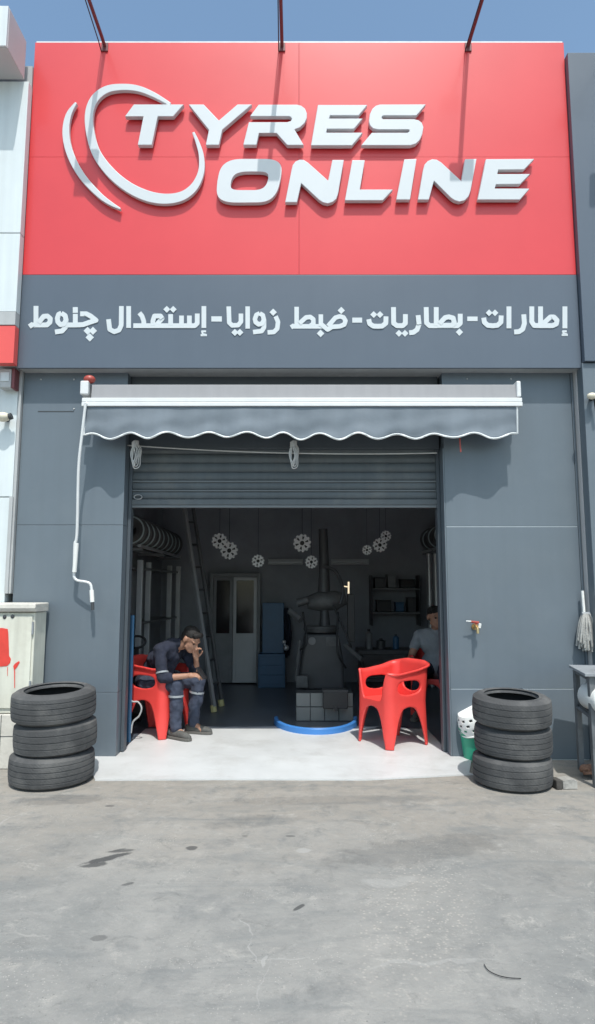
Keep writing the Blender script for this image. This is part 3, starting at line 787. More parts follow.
# ------------------------------------------------------------------ electrical cabinet
YE = 5.17
xc = at(32.5, 660, YE).x
zc = at(20, 608, YE).z
cb = thing('electrical_cabinet', 'cream street electrical cabinet with red paint daubed on its door', 'electrical cabinet', (xc - .35, YE, 0))
mb = MB(); mb.box(xc - .75, xc + .006, YE, YP - .04, .42, zc - .035); obj('body', mb, M_cream, cb, bevel=.006)
mb = MB(); mb.prism([(xc - .78, YE - .035, zc - .03), (xc - .78, YE - .05, zc), (xc - .78, YE - .045, zc + .035), (xc - .78, YP - .04, zc + .04), (xc - .78, YP - .04, zc - .03)], (.802, 0, 0)); obj('cap', mb, M_cream_conc, cb, bevel=.008)
mb = MB(); mb.box(xc - .72, xc - .012, YE - .014, YE - .002, .46, zc - .06); d = obj('door', mb, M_cream, cb, bevel=.004)
for px, py in ((4.5, 617), (12.5, 616.5)):
    q = at(px, py, YE - .016); mb = MB(); mb.ball((q.x, YE - .014, q.z), .016, (1, .6, 1)); obj('vent_hole', mb, M_joint, d, smooth=60)
for zz in (.62, 1.08):
    mb = MB(); mb.tube([(xc - .006, YE - .012, zz - .05), (xc - .006, YE - .012, zz + .05)], .009, 8); obj('hinge', mb, M_worn, d, smooth=50)
def daub(poly):
    mb = MB(); mb.prism([Vector((at(x, y, YE - .0175).x, YE - .0175, at(x, y, YE - .0175).z)) for x, y in poly], (0, .003, 0)); return mb
mb = daub([(-14, 629), (2, 628), (7.6, 629), (8.2, 633), (8.6, 645), (9, 656), (10.8, 659), (10, 663), (7, 666), (2, 666.5), (-14, 667)])
mb.prism([at(x, y, YE - .0175) for x, y in ((13.2, 666), (15, 663.5), (19, 661), (19.6, 662.5), (17, 667), (14.6, 670), (15, 672), (14.9, 688), (14.3, 688), (14.1, 671))], (0, .003, 0))
mb.prism([at(x, y, YE - .0175) for x, y in ((7.2, 667), (7.7, 667), (7.6, 676), (7.3, 676))], (0, .003, 0))
obj('paint_daub', mb, M_paint_red, d)
mb = MB(); mb.box(xc - .8, xc + .0, YE - .01, YP - .04, 0, .415); pb = obj('plinth', mb, M_cream_conc, cb, bevel=.01)
mb = MB(); mb.box(xc - .8, xc - .002, YE - .0115, YE - .0105, .245, .25); mb.box(xc - .22, xc - .215, YE - .0115, YE - .0105, .0, .41); obj('tile_joint', mb, M_joint, pb)

# ------------------------------------------------------------------ tyres
def tyre_parts(t, Ro, Wd, Rb, ng=4):
    h = Wd / 2
    # tread profile (outer) with real circumferential grooves
    prof = [(Ro - .022, -h * .86)]
    xs = [-.70]
    tw = .78
    gw = .042
    cs = [-.52, -.18, .18, .52] if ng == 4 else [-.42, 0, .42]
    prof.append((Ro - .007, -h * tw)); 
    for c in cs:
        prof += [(Ro - .0008 - .006 * abs(c - gw) ** 2, h * (c - gw)), (Ro - .006, h * (c - gw * .5)), (Ro - .006, h * (c + gw * .5)), (Ro - .0008 - .006 * abs(c + gw) ** 2, h * (c + gw))]
    prof.append((Ro - .007, h * tw)); prof.append((Ro - .022, h * .86))
    mb = MB(); mb.lathe(prof, 72); obj('tread', mb, M_tread, t, smooth=35, local=True)
    for s in (1, -1):
        pr = [(Ro - .022, s * h * .86), (Ro - .034, s * h * .95), (Ro - .048, s * h), (Ro - .066, s * h * 1.0), (Ro - .068, s * h * .985), (Ro - .085, s * h * .97), (Ro - .088, s * h * .985), (Rb + .02, s * h * .92), (Rb + .006, s * h * .86), (Rb, s * h * .80), (Rb - .002, s * h * .7)]
        mb = MB(); mb.lathe(pr, 72); obj('sidewall', mb, M_rubber, t, smooth=50, local=True)
    mb = MB(); mb.lathe([(Rb - .002, h * .7), (Rb + .02, h * .72), (Ro - .045, h * .8), (Ro - .025, h * .4), (Ro - .025, -h * .4), (Ro - .045, -h * .8), (Rb + .02, -h * .72), (Rb - .002, -h * .7)], 72)
    obj('inner_lining', mb, M_rubber_in, t, smooth=50, local=True)

def tread_material():
    m = M_rubber.copy(); m.name = 'tyre_tread'
    n, l = m.node_tree.nodes, m.node_tree.links
    b = n['Principled BSDF']
    tc = n.new('ShaderNodeTexCoord')
    sep = n.new('ShaderNodeSeparateXYZ'); l.new(tc.outputs['Object'], sep.inputs[0])
    an = n.new('ShaderNodeMath'); an.operation = 'ARCTAN2'; l.new(sep.outputs[1], an.inputs[0]); l.new(sep.outputs[0], an.inputs[1])
    ma = n.new('ShaderNodeMath'); ma.operation = 'MULTIPLY_ADD'; l.new(sep.outputs[2], ma.inputs[0]); ma.inputs[1].default_value = 260
    m2 = n.new('ShaderNodeMath'); m2.operation = 'MULTIPLY'; l.new(an.outputs[0], m2.inputs[0]); m2.inputs[1].default_value = 74
    l.new(m2.outputs[0], ma.inputs[2])
    si = n.new('ShaderNodeMath'); si.operation = 'SINE'; l.new(ma.outputs[0], si.inputs[0])
    mr = n.new('ShaderNodeMapRange'); mr.inputs[1].default_value = .45; mr.inputs[2].default_value = .8; mr.inputs[3].default_value = 1; mr.inputs[4].default_value = 0
    l.new(si.outputs[0], mr.inputs[0])
    bp = n.new('ShaderNodeBump'); bp.inputs['Strength'].default_value = .35; bp.inputs['Distance'].default_value = .004
    l.new(mr.outputs[0], bp.inputs['Height'])
    old = b.inputs['Normal'].links[0].from_socket
    l.new(old, bp.inputs['Normal']); l.new(bp.outputs[0], b.inputs['Normal'])
    return m
M_tread = tread_material()

def TILT(a, b, c): return tuple((Matrix.Rotation(R(a), 3, 'X') @ Matrix.Rotation(R(b), 3, 'Y') @ Matrix.Rotation(c, 3, 'Z')).to_euler())
LT = ground(51, 793.5); LT = Vector((LT.x * (LT.y + .298) / LT.y, LT.y + .298, 0))
RT = ground(514, 795.5); RT = Vector((RT.x * (RT.y + .278) / RT.y, RT.y + .278, 0))
W1, W2 = .215, .205
t0 = thing('car_tyre', 'bottom tyre of the stack in front of the cream cabinet', 'tyre', LT + Vector((.0, .0, W1 / 2 + .006)), group='tyres stacked in front of the shop')
t0.rotation_euler = (R(1.3), 0, 0)
tyre_parts(t0, .298, W1, .206)
tm0 = thing('car_tyre', 'middle tyre of the stack in front of the cream cabinet', 'tyre', LT + Vector((.012, .010, W1 * 1.5 + .008)), group='tyres stacked in front of the shop'); tm0.rotation_euler = TILT(2.3, -1.4, 1.1)
tyre_parts(tm0, .292, W1, .203, 3)
dup(t0, LT + Vector((-.006, .0, W1 * 2.5 + .012)), 2.3, 'topmost tyre of the stack in front of the cream cabinet', TILT(3.8, -.8, 2.3))
t1 = thing('car_tyre', 'bottom tyre of the stack beside the green bucket and brick', 'tyre', RT + Vector((-.006, 0, W2 / 2 + .005)), group='tyres stacked in front of the shop')
t1.rotation_euler = (R(1.2), 0, 0)
tyre_parts(t1, .278, W2, .190, 3)
tm1 = thing('car_tyre', 'middle tyre of the stack beside the green bucket and brick', 'tyre', RT + Vector((.010, .008, W2 * 1.5 + .007)), group='tyres stacked in front of the shop'); tm1.rotation_euler = TILT(2.2, .5, 1.9)
tyre_parts(tm1, .272, W2, .188, 4)
dup(t1, RT + Vector((.004, -.008, W2 * 2.5 + .011)), .7, 'topmost tyre of the stack beside the green bucket and brick', TILT(3.6, .3, .7))

# ------------------------------------------------------------------ plastic tub chairs
def make_chair(name, label):
    t = thing(name, label, 'chair', group='red plastic tub chairs')
    s_, r_ = .232, .07
    st = 2 * (s_ - r_); arc = r_ * PI / 2; side = st + arc; PER = 4 * side
    def plan(u):
        """u=0 at the middle of the front; going counter-clockwise"""
        u = u % PER; kq = int((u + side / 2) // side) % 4
        d = (u + side / 2) % side - side / 2          # distance from panel middle
        if abs(d) <= st / 2: x, y, nx, ny = s_, d, 1.0, 0.0
        else:
            a = (abs(d) - st / 2) / r_; sg = 1 if d > 0 else -1
            x, y = s_ - r_ + r_ * math.cos(a), sg * (st / 2 + r_ * math.sin(a)); nx, ny = math.cos(a), sg * math.sin(a)
        for _ in range(kq): x, y, nx, ny = -y, x, -ny, nx
        return x, y, nx, ny
    def sm(a, b, x):
        q = max(0, min(1, (x - a) / (b - a))); return q * q * (3 - 2 * q)
    def topz(u):
        d = min(u % PER, PER - u % PER)              # distance from front middle, 0..PER/2
        z = .395 + .262 * sm(.115, .21, d)
        z += .018 * sm(.3, .5, d)
        z += .062 * sm(.46, .78, d)
        return z
    HB = PER / 2
    def shape(u, z):
        d = min(u % PER, PER - u % PER)
        x, y, nx, ny = plan(u)
        back = sm(.42, .70, d)
        o = 0
        if z < .38: o = .014 * ((.38 - z) / .38) ** 1.3          # legs splay
        else:
            arm = sm(.12, .3, d)
            o = (z - .38) * (.02 * arm)
        tz = topz(u)
        wr_ = sm(.15, .30, d); rho = .020 + .004 * sm(.42, .7, d)
        if z > tz - .06:                                          # rolled-over rim
            t_ = (z - tz + .06) / .06; fi = t_ * 2.0
            o += wr_ * rho * (1 - math.cos(fi))
            z = (1 - wr_) * z + wr_ * (tz - .06 + rho * math.sin(fi) * 1.15)
        x2 = x + nx * o; y2 = y + ny * o
        if z > .38: x2 -= (z - .38) * .10 * back
        return Vector((x2, y2, z))
    def inside(u, z):
        if z > topz(u): return False
        d = (u + side / 2) % side - side / 2
        kq = int((u % PER + side / 2) // side) % 4
        w = .188 - .012 * (z / .33)
        if z < .335 and abs(d) < w and (z < .335 * (1 - (abs(d) / w) ** 3.4)): return False
        if kq in (1, 3):
            if (abs(d) / .138) ** 2.6 + (abs(z - .505) / .060) ** 2.6 < 1: return False
        if kq == 2:
            if (abs(d) / .118) ** 2.4 + (abs(z - .50) / .062) ** 2.4 < 1: return False
        return True
    NU, NZ = 264, 118
    dz = .78 / NZ; du = PER / NU
    used = {}; vs = []; fs = []; tags = []
    def vid(i, j):
        key = (i % NU, j)
        if key not in used:
            used[key] = len(vs); vs.append((key[0] * du, j * dz))
        return used[key]
    for i in range(NU):
        for j in range(NZ):
            if inside((i + .5) * du, (j + .5) * dz):
                fs.append((vid(i, j), vid(i + 1, j), vid(i + 1, j + 1), vid(i, j + 1)))
                z = (j + .5) * dz; q = int(((i + .5) * du) // side) % 4
                tags.append(1 + q if z < .345 else 0)
    # relax ragged outline in (u,z)
    from collections import defaultdict
    ec = defaultdict(int)
    for f in fs:
        for a, b in zip(f, f[1:] + f[:1]): ec[(min(a, b), max(a, b))] += 1
    nb_ = defaultdict(list)
    for (a, b), c in ec.items():
        if c == 1: nb_[a].append(b); nb_[b].append(a)
    for _ in range(14):
        new = {}
        for a, ns in nb_.items():
            if len(ns) != 2: continue
            u0, z0 = vs[a]
            if z0 < 1e-6: continue
            us = []
            for b in ns:
                ub = vs[b][0]
                if ub - u0 > PER / 2: ub -= PER
                if ub - u0 < -PER / 2: ub += PER
                us.append((ub, vs[b][1]))
            new[a] = (u0 * .5 + (us[0][0] + us[1][0]) * .25, z0 * .5 + (us[0][1] + us[1][1]) * .25)
        for a, p in new.items(): vs[a] = p
    P3 = [shape(u, z) for u, z in vs]
    me = bpy.data.meshes.new('shell'); me.from_pydata([tuple(p) for p in P3], [], fs); me.materials.append(M_plastic_red)
    at_ = me.attributes.new('bit', 'INT', 'FACE')
    for i, q in enumerate(tags): at_.data[i].value = q
    o = bpy.data.objects.new('tmp', me); COL.objects.link(o)
    md = o.modifiers.new('s', 'SOLIDIFY'); md.thickness = .023; md.offset = 0
    md = o.modifiers.new('sm', 'SMOOTH'); md.iterations = 3; md.factor = .5
    ev = o.evaluated_get(bpy.context.evaluated_depsgraph_get())
    full = bpy.data.meshes.new_from_object(ev)
    bpy.data.objects.remove(o)
    full.shade_smooth()
    nrm = [v.normal.copy() for v in full.vertices]
    bits = [d.value for d in full.attributes['bit'].data]
    co = [v.co.copy() for v in full.vertices]; polys = [tuple(p.vertices) for p in full.polygons]
    for q, nm in ((0, 'backrest'), (1, 'leg'), (2, 'leg'), (3, 'leg'), (4, 'leg')):
        mp = {}; V = []; Fc = []; Nn = []
        for p, bt in zip(polys, bits):
            if bt != q: continue
            ff = []
            for vi in p:
                if vi not in mp: mp[vi] = len(V); V.append(tuple(co[vi])); Nn.append(tuple(nrm[vi]))
                ff.append(mp[vi])
            Fc.append(ff)
        m2 = bpy.data.meshes.new(nm); m2.from_pydata(V, [], Fc); m2.materials.append(M_plastic_red)
        m2.shade_smooth(); m2.normals_split_custom_set_from_vertices(Nn)
        c = bpy.data.objects.new(nm, m2); COL.objects.link(c); c.parent = t
    # seat pan
    G = 26; sv, sf = [], []
    for i in range(G + 1):
        for j in range(G + 1):
            a, b = -1 + 2 * i / G, -1 + 2 * j / G
            x = a * math.sqrt(1 - b * b / 2 * .62); y = b * math.sqrt(1 - a * a / 2 * .62)
            rr = min(1, max(abs(a), abs(b)))
            sv.append(Vector((x * .236, y * .236, .385 - .022 * (1 - rr ** 3))))
    for i in range(G):
        for j in range(G):
            q = i * (G + 1) + j; sf.append((q, q + G + 1, q + G + 2, q + 1))
    mb = MB(); mb.add(sv, sf)
    c = obj('seat', mb, M_plastic_red, t, smooth=80, local=True)
    md = c.modifiers.new('s', 'SOLIDIFY'); md.thickness = .012
    return t
ch = make_chair('tub_chair', 'empty red plastic tub chair standing in the sun at the right of the doorway')
ch.scale = (.95, .95, 1); ch.location = (.85, 5.91, SLAB + .002); ch.rotation_euler = (0, 0, math.atan2(-.52, -.85))
LCH = Vector((-1.335, 6.28, SLAB + .003)); LF = math.atan2(-.40, .92)
dup(ch, LCH, LF, 'red plastic tub chair under the seated man in navy at the left')
RCH = Vector((1.52, 7.28, SLAB + .001)); RF = math.atan2(-.93, -.36)
dup(ch, RCH, RF, 'shaded red tub chair under the man in the grey shirt inside')

# ------------------------------------------------------------------ people
def blob(name, parts, m, parent, voxel=.007, smooth=4, origin=None):
    """parts: list of chains [((x,y,z), r), ...]; merged into one continuous skin"""
    mb = MB()
    for chn in parts:
        for (p, r), (q, s) in zip(chn[:-1], chn[1:]):
            p, q = Vector(p), Vector(q); L = (q - p).length
            st = max(1, int(L / (min(r, s) * .38)))
            for k in range(st + 1):
                t = k / st; mb.ball(p.lerp(q, t), r + (s - r) * t, seg=12, rings=8)
        if len(chn) == 1: mb.ball(chn[0][0], chn[0][1], *(chn[0][2:]))
    me = bpy.data.meshes.new(name); me.from_pydata([tuple(v) for v in mb.v], [], mb.f)
    o = bpy.data.objects.new('tmp', me); COL.objects.link(o)
    md = o.modifiers.new('r', 'REMESH'); md.mode = 'VOXEL'; md.voxel_size = voxel
    md = o.modifiers.new('s', 'SMOOTH'); md.iterations = smooth; md.factor = .5
    if m in (M_navy, M_navy_leg, M_tee):
        tx = bpy.data.textures.new('cloth_folds', 'CLOUDS'); tx.noise_scale = .075; tx.noise_depth = 1
        md = o.modifiers.new('d', 'DISPLACE'); md.texture = tx; md.strength = .026; md.mid_level = .5
        md = o.modifiers.new('s2', 'SMOOTH'); md.iterations = 2
    ev = o.evaluated_get(bpy.context.evaluated_depsgraph_get())
    me2 = bpy.data.meshes.new_from_object(ev); bpy.data.objects.remove(o)
    me2.name = name; me2.materials.clear(); me2.materials.append(m); me2.shade_smooth()
    o = bpy.data.objects.new(name, me2); COL.objects.link(o); o.parent = parent
    return o

def head_parts(c, M):
    """c head centre, M 3x3 matrix: x forward, z up"""
    def P(x, y, z): return tuple(Vector(c) + M @ Vector((x, y, z)))
    b = lambda x, y, z, r, sc: [(P(x, y, z), r, sc, M)]
    return [b(-.012, 0, .028, .088, (1.08, .90, 1.0)), b(.020, 0, -.035, .070, (1.0, .92, 1.1)),
            [(P(.045, 0, -.075), .036), (P(.066, 0, -.092), .024)], [(P(.02, .045, -.06), .026), (P(.06, .015, -.092), .022)], [(P(.02, -.045, -.06), .026), (P(.06, -.015, -.092), .022)],
            [(P(.084, 0, .012), .010), (P(.104, 0, -.022), .014)], [(P(.09, .014, -.026), .009), (P(.09, -.014, -.026), .009)],
            [(P(.080, -.022, -.058), .008), (P(.086, 0, -.056), .010), (P(.080, .022, -.058), .008)],
            [(P(.074, .045, .022), .012), (P(.082, .012, .020), .012)], [(P(.074, -.045, .022), .012), (P(.082, -.012, .020), .012)],
            b(-.01, .083, -.005, .030, (.7, .35, 1.1)), b(-.01, -.083, -.005, .030, (.7, .35, 1.1))]

def hair_parts(c, M):
    def P(x, y, z): return tuple(Vector(c) + M @ Vector((x, y, z)))
    b = lambda x, y, z, r, sc: [(P(x, y, z), r, sc, M)]
    return [b(-.022, 0, .050, .090, (1.08, .93, .86)), b(-.050, 0, .012, .078, (.8, 1.0, 1.0)), [(P(.052, .045, .085), .026), (P(.060, 0, .094), .028), (P(.052, -.045, .085), .026)]]

def eyes(c, M, parent):
    for s in (1, -1):
        p = Vector(c) + M @ Vector((.0755, s * .031, .006))
        mb = MB(); mb.ball(p, .012, seg=12, rings=8); obj('eye', mb, M_hair, parent, smooth=80, local=True)

def hand_parts(w, d, up, side, curl=.6, grip=0):
    """wrist w, direction d, palm normal up, thumb side vector"""
    w, d, up, side = Vector(w), Vector(d).normalized(), Vector(up).normalized(), Vector(side).normalized()
    pr = [[(tuple(w), .026), (tuple(w + d * .03), .028)], [(tuple(w + d * .03 + side * .022), .016), (tuple(w + d * .085 + side * .030), .013)],
          [(tuple(w + d * .03 - side * .022), .016), (tuple(w + d * .078 - side * .030), .012)], [(tuple(w + d * .03), .020), (tuple(w + d * .088), .015)]]
    for k, ln in zip((1.5, .5, -.5, -1.5), (.072, .080, .074, .058)):
        b = w + d * .088 + side * k * .0205
        c1 = b + (d * math.cos(curl * .5) - up * math.sin(curl * .5)) * ln * .5
        c2 = c1 + (d * math.cos(curl * 1.4) - up * math.sin(curl * 1.4)) * ln * .3
        c3 = c2 + (d * math.cos(curl * 2.2) - up * math.sin(curl * 2.2)) * ln * .25
        pr.append([(tuple(b), .0095), (tuple(c1), .0088), (tuple(c2), .008), (tuple(c3), .007)])
    tb = w + d * .03 + side * .03
    t1 = tb + (d * .6 + side * .7 - up * .3).normalized() * .038
    t2 = t1 + (d * .85 + side * .2 - up * .45).normalized() * .034
    pr.append([(tuple(tb), .013), (tuple(t1), .011), (tuple(t2), .0085)])
    return pr

def shoe(parent, ankle, fwd, pitch=0):
    a = Vector(ankle); f = Vector(fwd).normalized()
    z0 = 0.0
    h = Vector((a.x, a.y, z0))
    up = blob('shoe', [[(tuple(h - f * .045 + Vector((0, 0, .05))), .042), (tuple(h + f * .06 + Vector((0, 0, .045))), .042), (tuple(h + f * .15 + Vector((0, 0, .036))), .036), (tuple(h + f * .185 + Vector((0, 0, .030))), .027)],
                       [(tuple(h + Vector((0, 0, .06))), .044), (tuple(h + Vector((0, 0, .11))), .044)]], M_shoe, parent, .008, 3)
    mb = MB()
    l = Vector((-f.y, f.x, 0)); out = []
    for s, w in ((-.088, .02), (-.075, .038), (-.03, .043), (.05, .043), (.12, .047), (.17, .042), (.20, .028), (.212, .01)):
        out.append((s, w))
    loop = [h + f * s + l * w for s, w in out] + [h + f * s - l * w for s, w in reversed(out)]
    mb.prism(loop, (0, 0, .024)); obj('sole', mb, M_sole, up, local=True, bevel=.004)
    return up

def rotm(yaw=0, pitch=0, roll=0):
    return (Matrix.Rotation(yaw, 3, 'Z') @ Matrix.Rotation(pitch, 3, 'Y') @ Matrix.Rotation(roll, 3, 'X'))

# --- man in navy, leaning forward over a phone, chin on his far hand
man = thing('person', 'man in navy work clothes sitting hunched over a phone with chin on hand', 'person', (LCH.x - .075 * .92, LCH.y + .075 * .40, SLAB + .005), LF)
man.scale = (.945, .945, .945)
HM = rotm(R(-6), R(36))
HC = (.46, .0, .935)
SHN, SHF = (.225, -.185, .835), (.245, .185, .835)
ELN, ELF = (.30, -.235, .575), (.43, .165, .585)
WRN, WRF = (.525, -.135, .600), (.495, .05, .735)
HPN, HPF = (.02, -.095, .49), (.02, .095, .49)
KNN, KNF = (.395, -.135, .505), (.47, .145, .515)
ANN, ANF = (.385, -.13, .09), (.415, .14, .09)
body = [[(HPN, .085), (HPF, .085)], [((0, 0, .50), .115), ((.08, 0, .64), .12), ((.20, 0, .79), .11), ((.27, 0, .86), .07)],
        [((.30, 0, .865), .052), ((.415, 0, .895), .05)], [(SHN, .055), ((.24, 0, .84), .085), (SHF, .055)],
        [(SHN, .052), (ELN, .038), (WRN, .025)], [(SHF, .052), (ELF, .038), (WRF, .025)],
        [(HPN, .08), (KNN, .052), (ANN, .035)], [(HPF, .08), (KNF, .052), (ANF, .035)],
        [(ANN, .035), ((ANN[0] + .10, ANN[1], .04), .03)], [(ANF, .035), ((ANF[0] + .10, ANF[1], .04), .03)]]
body += head_parts(HC, HM)
body += hand_parts(WRN, (.95, .25, .08), (0, -.35, .9), (.1, .9, .3), .75)
body += hand_parts(WRF, (.05, -.28, .95), (-.9, .1, .1), (.2, .9, 0), 1.0)
b0 = blob('body', body, M_skin, man, .0065, 3)
eyes(HC, HM, b0)
blob('hair', hair_parts(HC, HM), M_hair, man, .007, 3)
blob('jacket', [[((0, 0, .51), .135), ((.06, 0, .64), .142), ((.17, 0, .78), .135), ((.255, 0, .86), .085)], [((-.02, -.07, .50), .11), ((-.02, .07, .50), .11)],
                [((.13, -.07, .74), .118), ((.13, .07, .74), .118)], [((.23, -.06, .80), .09), ((.23, .06, .80), .09)], [((.10, 0, .62), .14), ((.215, 0, .78), .115)], [(SHN, .07), ((.235, 0, .845), .10), (SHF, .07)], [((.29, 0, .87), .066), ((.335, 0, .885), .062)],
                [(SHN, .068), ((.265, -.22, .70), .058), (ELN, .054), ((ELN[0] + .06, ELN[1] + .025, ELN[2] + .006), .046)], [(SHF, .068), (ELF, .054), ((ELF[0] + .015, ELF[1] - .045, ELF[2] + .08), .046)]], M_navy, man, .008, 4)
blob('trousers', [[(HPN, .105), (HPF, .105)], [((0, 0, .5), .12), ((.02, 0, .56), .125)], [(HPN, .102), ((.2, -.12, .50), .088), (KNN, .072), ((KNN[0], KNN[1], .30), .066), ((ANN[0], ANN[1], .13), .058), ((ANN[0] + .005, ANN[1], .105), .06)],
                  [(HPF, .102), ((.2, .12, .505), .088), (KNF, .072), ((.44, .143, .30), .066), ((ANF[0], ANF[1], .13), .058), ((ANF[0] + .005, ANF[1], .105), .06)]], M_navy_leg, man, .008, 4)
def band(parent, p, q, r, m=M_reflect):
    mb = MB(); mb.tube([p, q], r, 24, caps=False); o = obj('reflective_band', mb, m, parent, smooth=60, local=True); return o
tro = man.children[-1]
jk = [c for c in man.children if c.name.startswith('jacket')][0]
band(man, (KNN[0] - .004, KNN[1], .392), (KNN[0] - .004, KNN[1], .412), .075)
band(man, (.449, .144, .395), (.452, .144, .415), .075)
ea = Vector(ELN); eb = Vector(SHN); d_ = (eb - ea).normalized()
band(man, tuple(ea + d_ * .045), tuple(ea + d_ * .062), .063)
shoe(man, ANN, (.97, -.2, 0)); shoe(man, ANF, (.98, .1, 0))
# phone in his hand
wr = man.matrix_basis if False else Matrix.Translation(man.location) @ Matrix.Rotation(LF, 4, 'Z') @ Matrix.Scale(.945, 4)
Mp = wr @ Matrix.Translation((.645, -.085, .625)) @ Matrix.Rotation(R(-40), 4, 'Y')
ph = thing('phone', 'dark phone held in the hand of the seated man in navy', 'phone', Mp.to_translation())
mb = MB(); mb.box(-.005, .004, -.036, .036, -.07, .07, Mp); c1 = obj('phone_body', mb, M_black, ph, bevel=.003)
mb = MB(); mb.box(-.0065, -.0055, -.033, .033, -.065, .065, Mp); obj('screen', mb, M_glass_dark, ph)

# --- man in grey, seated deeper inside on the right, looking out
man2 = thing('person', 'man in a grey T-shirt sitting in the shade inside on the right', 'person', (RCH.x + .04, RCH.y + .02, SLAB + .005), RF)
HM2 = rotm(R(35), R(8))
HC2 = (.06, 0, 1.045)
S1, S2 = (.0, -.195, .825), (.0, .195, .825)
E1, E2 = (.12, -.27, .60), (.12, .27, .60)
W1_, W2_ = (.34, -.20, .58), (.34, .20, .58)
K1, K2 = (.44, -.13, .46), (.44, .15, .46)
A1, A2 = (.42, -.14, .09), (.42, .16, .09)
bd = [[((0, -.09, .47), .085), ((0, .09, .47), .085)], [((0, 0, .49), .12), ((-.03, 0, .65), .12), ((-.01, 0, .80), .11)], [((0, 0, .86), .055), ((.03, 0, .95), .052)], [(S1, .055), ((0, 0, .83), .08), (S2, .055)],
      [(S1, .052), (E1, .04), (W1_, .026)], [(S2, .052), (E2, .04), (W2_, .026)], [((0, -.09, .47), .08), (K1, .052), (A1, .036)], [((0, .09, .47), .08), (K2, .052), (A2, .036)],
      [(A1, .035), ((.50, -.14, .04), .03)], [(A2, .035), ((.50, .16, .04), .03)]]
bd += head_parts(HC2, HM2) + hand_parts(W1_, (.95, .1, -.3), (0, 0, 1), (0, 1, 0), .6) + hand_parts(W2_, (.95, -.1, -.3), (0, 0, 1), (0, -1, 0), .6)
b2 = blob('body', bd, M_skin, man2, .007, 3)
eyes(HC2, HM2, b2)
blob('hair', hair_parts(HC2, HM2), M_hair, man2, .007, 3)
blob('shirt', [[((0, 0, .50), .14), ((-.03, 0, .65), .14), ((-.01, 0, .80), .125)], [((-.01, -.07, .52), .125), ((-.01, .07, .52), .125)], [((-.01, -.08, .74), .115), ((-.01, .08, .74), .115)], [(S1, .072), ((0, 0, .84), .095), (S2, .072)], [(S1, .07), ((.065, -.235, .71), .062)], [(S2, .07), ((.065, .235, .71), .062)]], M_tee, man2, .008, 4)
blob('trousers', [[((0, -.09, .48), .105), ((0, .09, .48), .105)], [((0, -.09, .47), .10), (K1, .072), ((.43, -.14, .12), .058)], [((0, .09, .47), .10), (K2, .072), ((.43, .16, .12), .058)]], M_navy, man2, .008, 4)
shoe(man2, A1, (1, -.1, 0)); shoe(man2, A2, (1, .15, 0))

# ------------------------------------------------------------------ bucket, basket, tap, brick
q = ground(475, 761); BX, BY = q.x, q.y
bk = thing('green_bucket', 'green plastic bucket behind the right stack of tyres', 'bucket', (BX, BY, .004))
mb = MB(); mb.lathe([(.085, .0), (.115, .24), (.123, .245), (.123, .262), (.112, .262), (.108, .24), (.082, .012), (0.0001, .012)], 36, Matrix.Translation((BX, BY, .004))); obj('bucket_body', mb, M_green, bk, smooth=40)
mb = MB(); mb.tube([Vector((BX + .124 * math.cos(t), BY - .124 * math.sin(t) * .45, .245 - .05 * math.sin(t))) for t in [PI * i / 14 for i in range(15)]], .003, 6); obj('bucket_handle', mb, M_silver, bk, smooth=60)
# perforated white basket tipped over on it
bs = thing('plastic_basket', 'white perforated plastic basket tipped on top of the green bucket', 'basket', (BX + .01, BY + .0, .27))
Mb = Matrix.Translation((BX + .02, BY - .01, .325)) @ Matrix.Rotation(R(20), 4, 'Z') @ Matrix.Rotation(R(-28), 4, 'Y')
NA, NR = 96, 24
prof = []
for j in range(NR + 1):
    t = j / NR; prof.append((.16 * (1 - .45 * t ** 2.2) if t < .8 else .16 * (1 - .45 * .8 ** 2.2) * (1 - (t - .8) / .2 * .98), -.05 + .15 * min(t / .8, 1) ** 0.9))
mb = MB(); vs = []; fs = []
for r, z in prof:
    for k in range(NA):
        a = 2 * PI * k / NA; vs.append(Mb @ Vector((r * math.cos(a), r * math.sin(a), z)))
for j in range(NR):
    for k in range(NA):
        if j in (4, 5, 9, 10, 14, 15) and ((k + (4 if j in (9, 10) else 0)) % 8) in (2, 3, 4): continue
        fs.append((j * NA + k, j * NA + (k + 1) % NA, (j + 1) * NA + (k + 1) % NA, (j + 1) * NA + k))
mb.add(vs, fs); o = obj('basket_wall', mb, M_whiteplastic, bs, smooth=50); o.modifiers.new('s', 'SOLIDIFY').thickness = .004
mb = MB(); mb.tube([Mb @ Vector((.164 * math.cos(2 * PI * k / 40), .164 * math.sin(2 * PI * k / 40), -.052)) for k in range(41)], .007, 8); obj('basket_rim', mb, M_whiteplastic, bs, smooth=60)

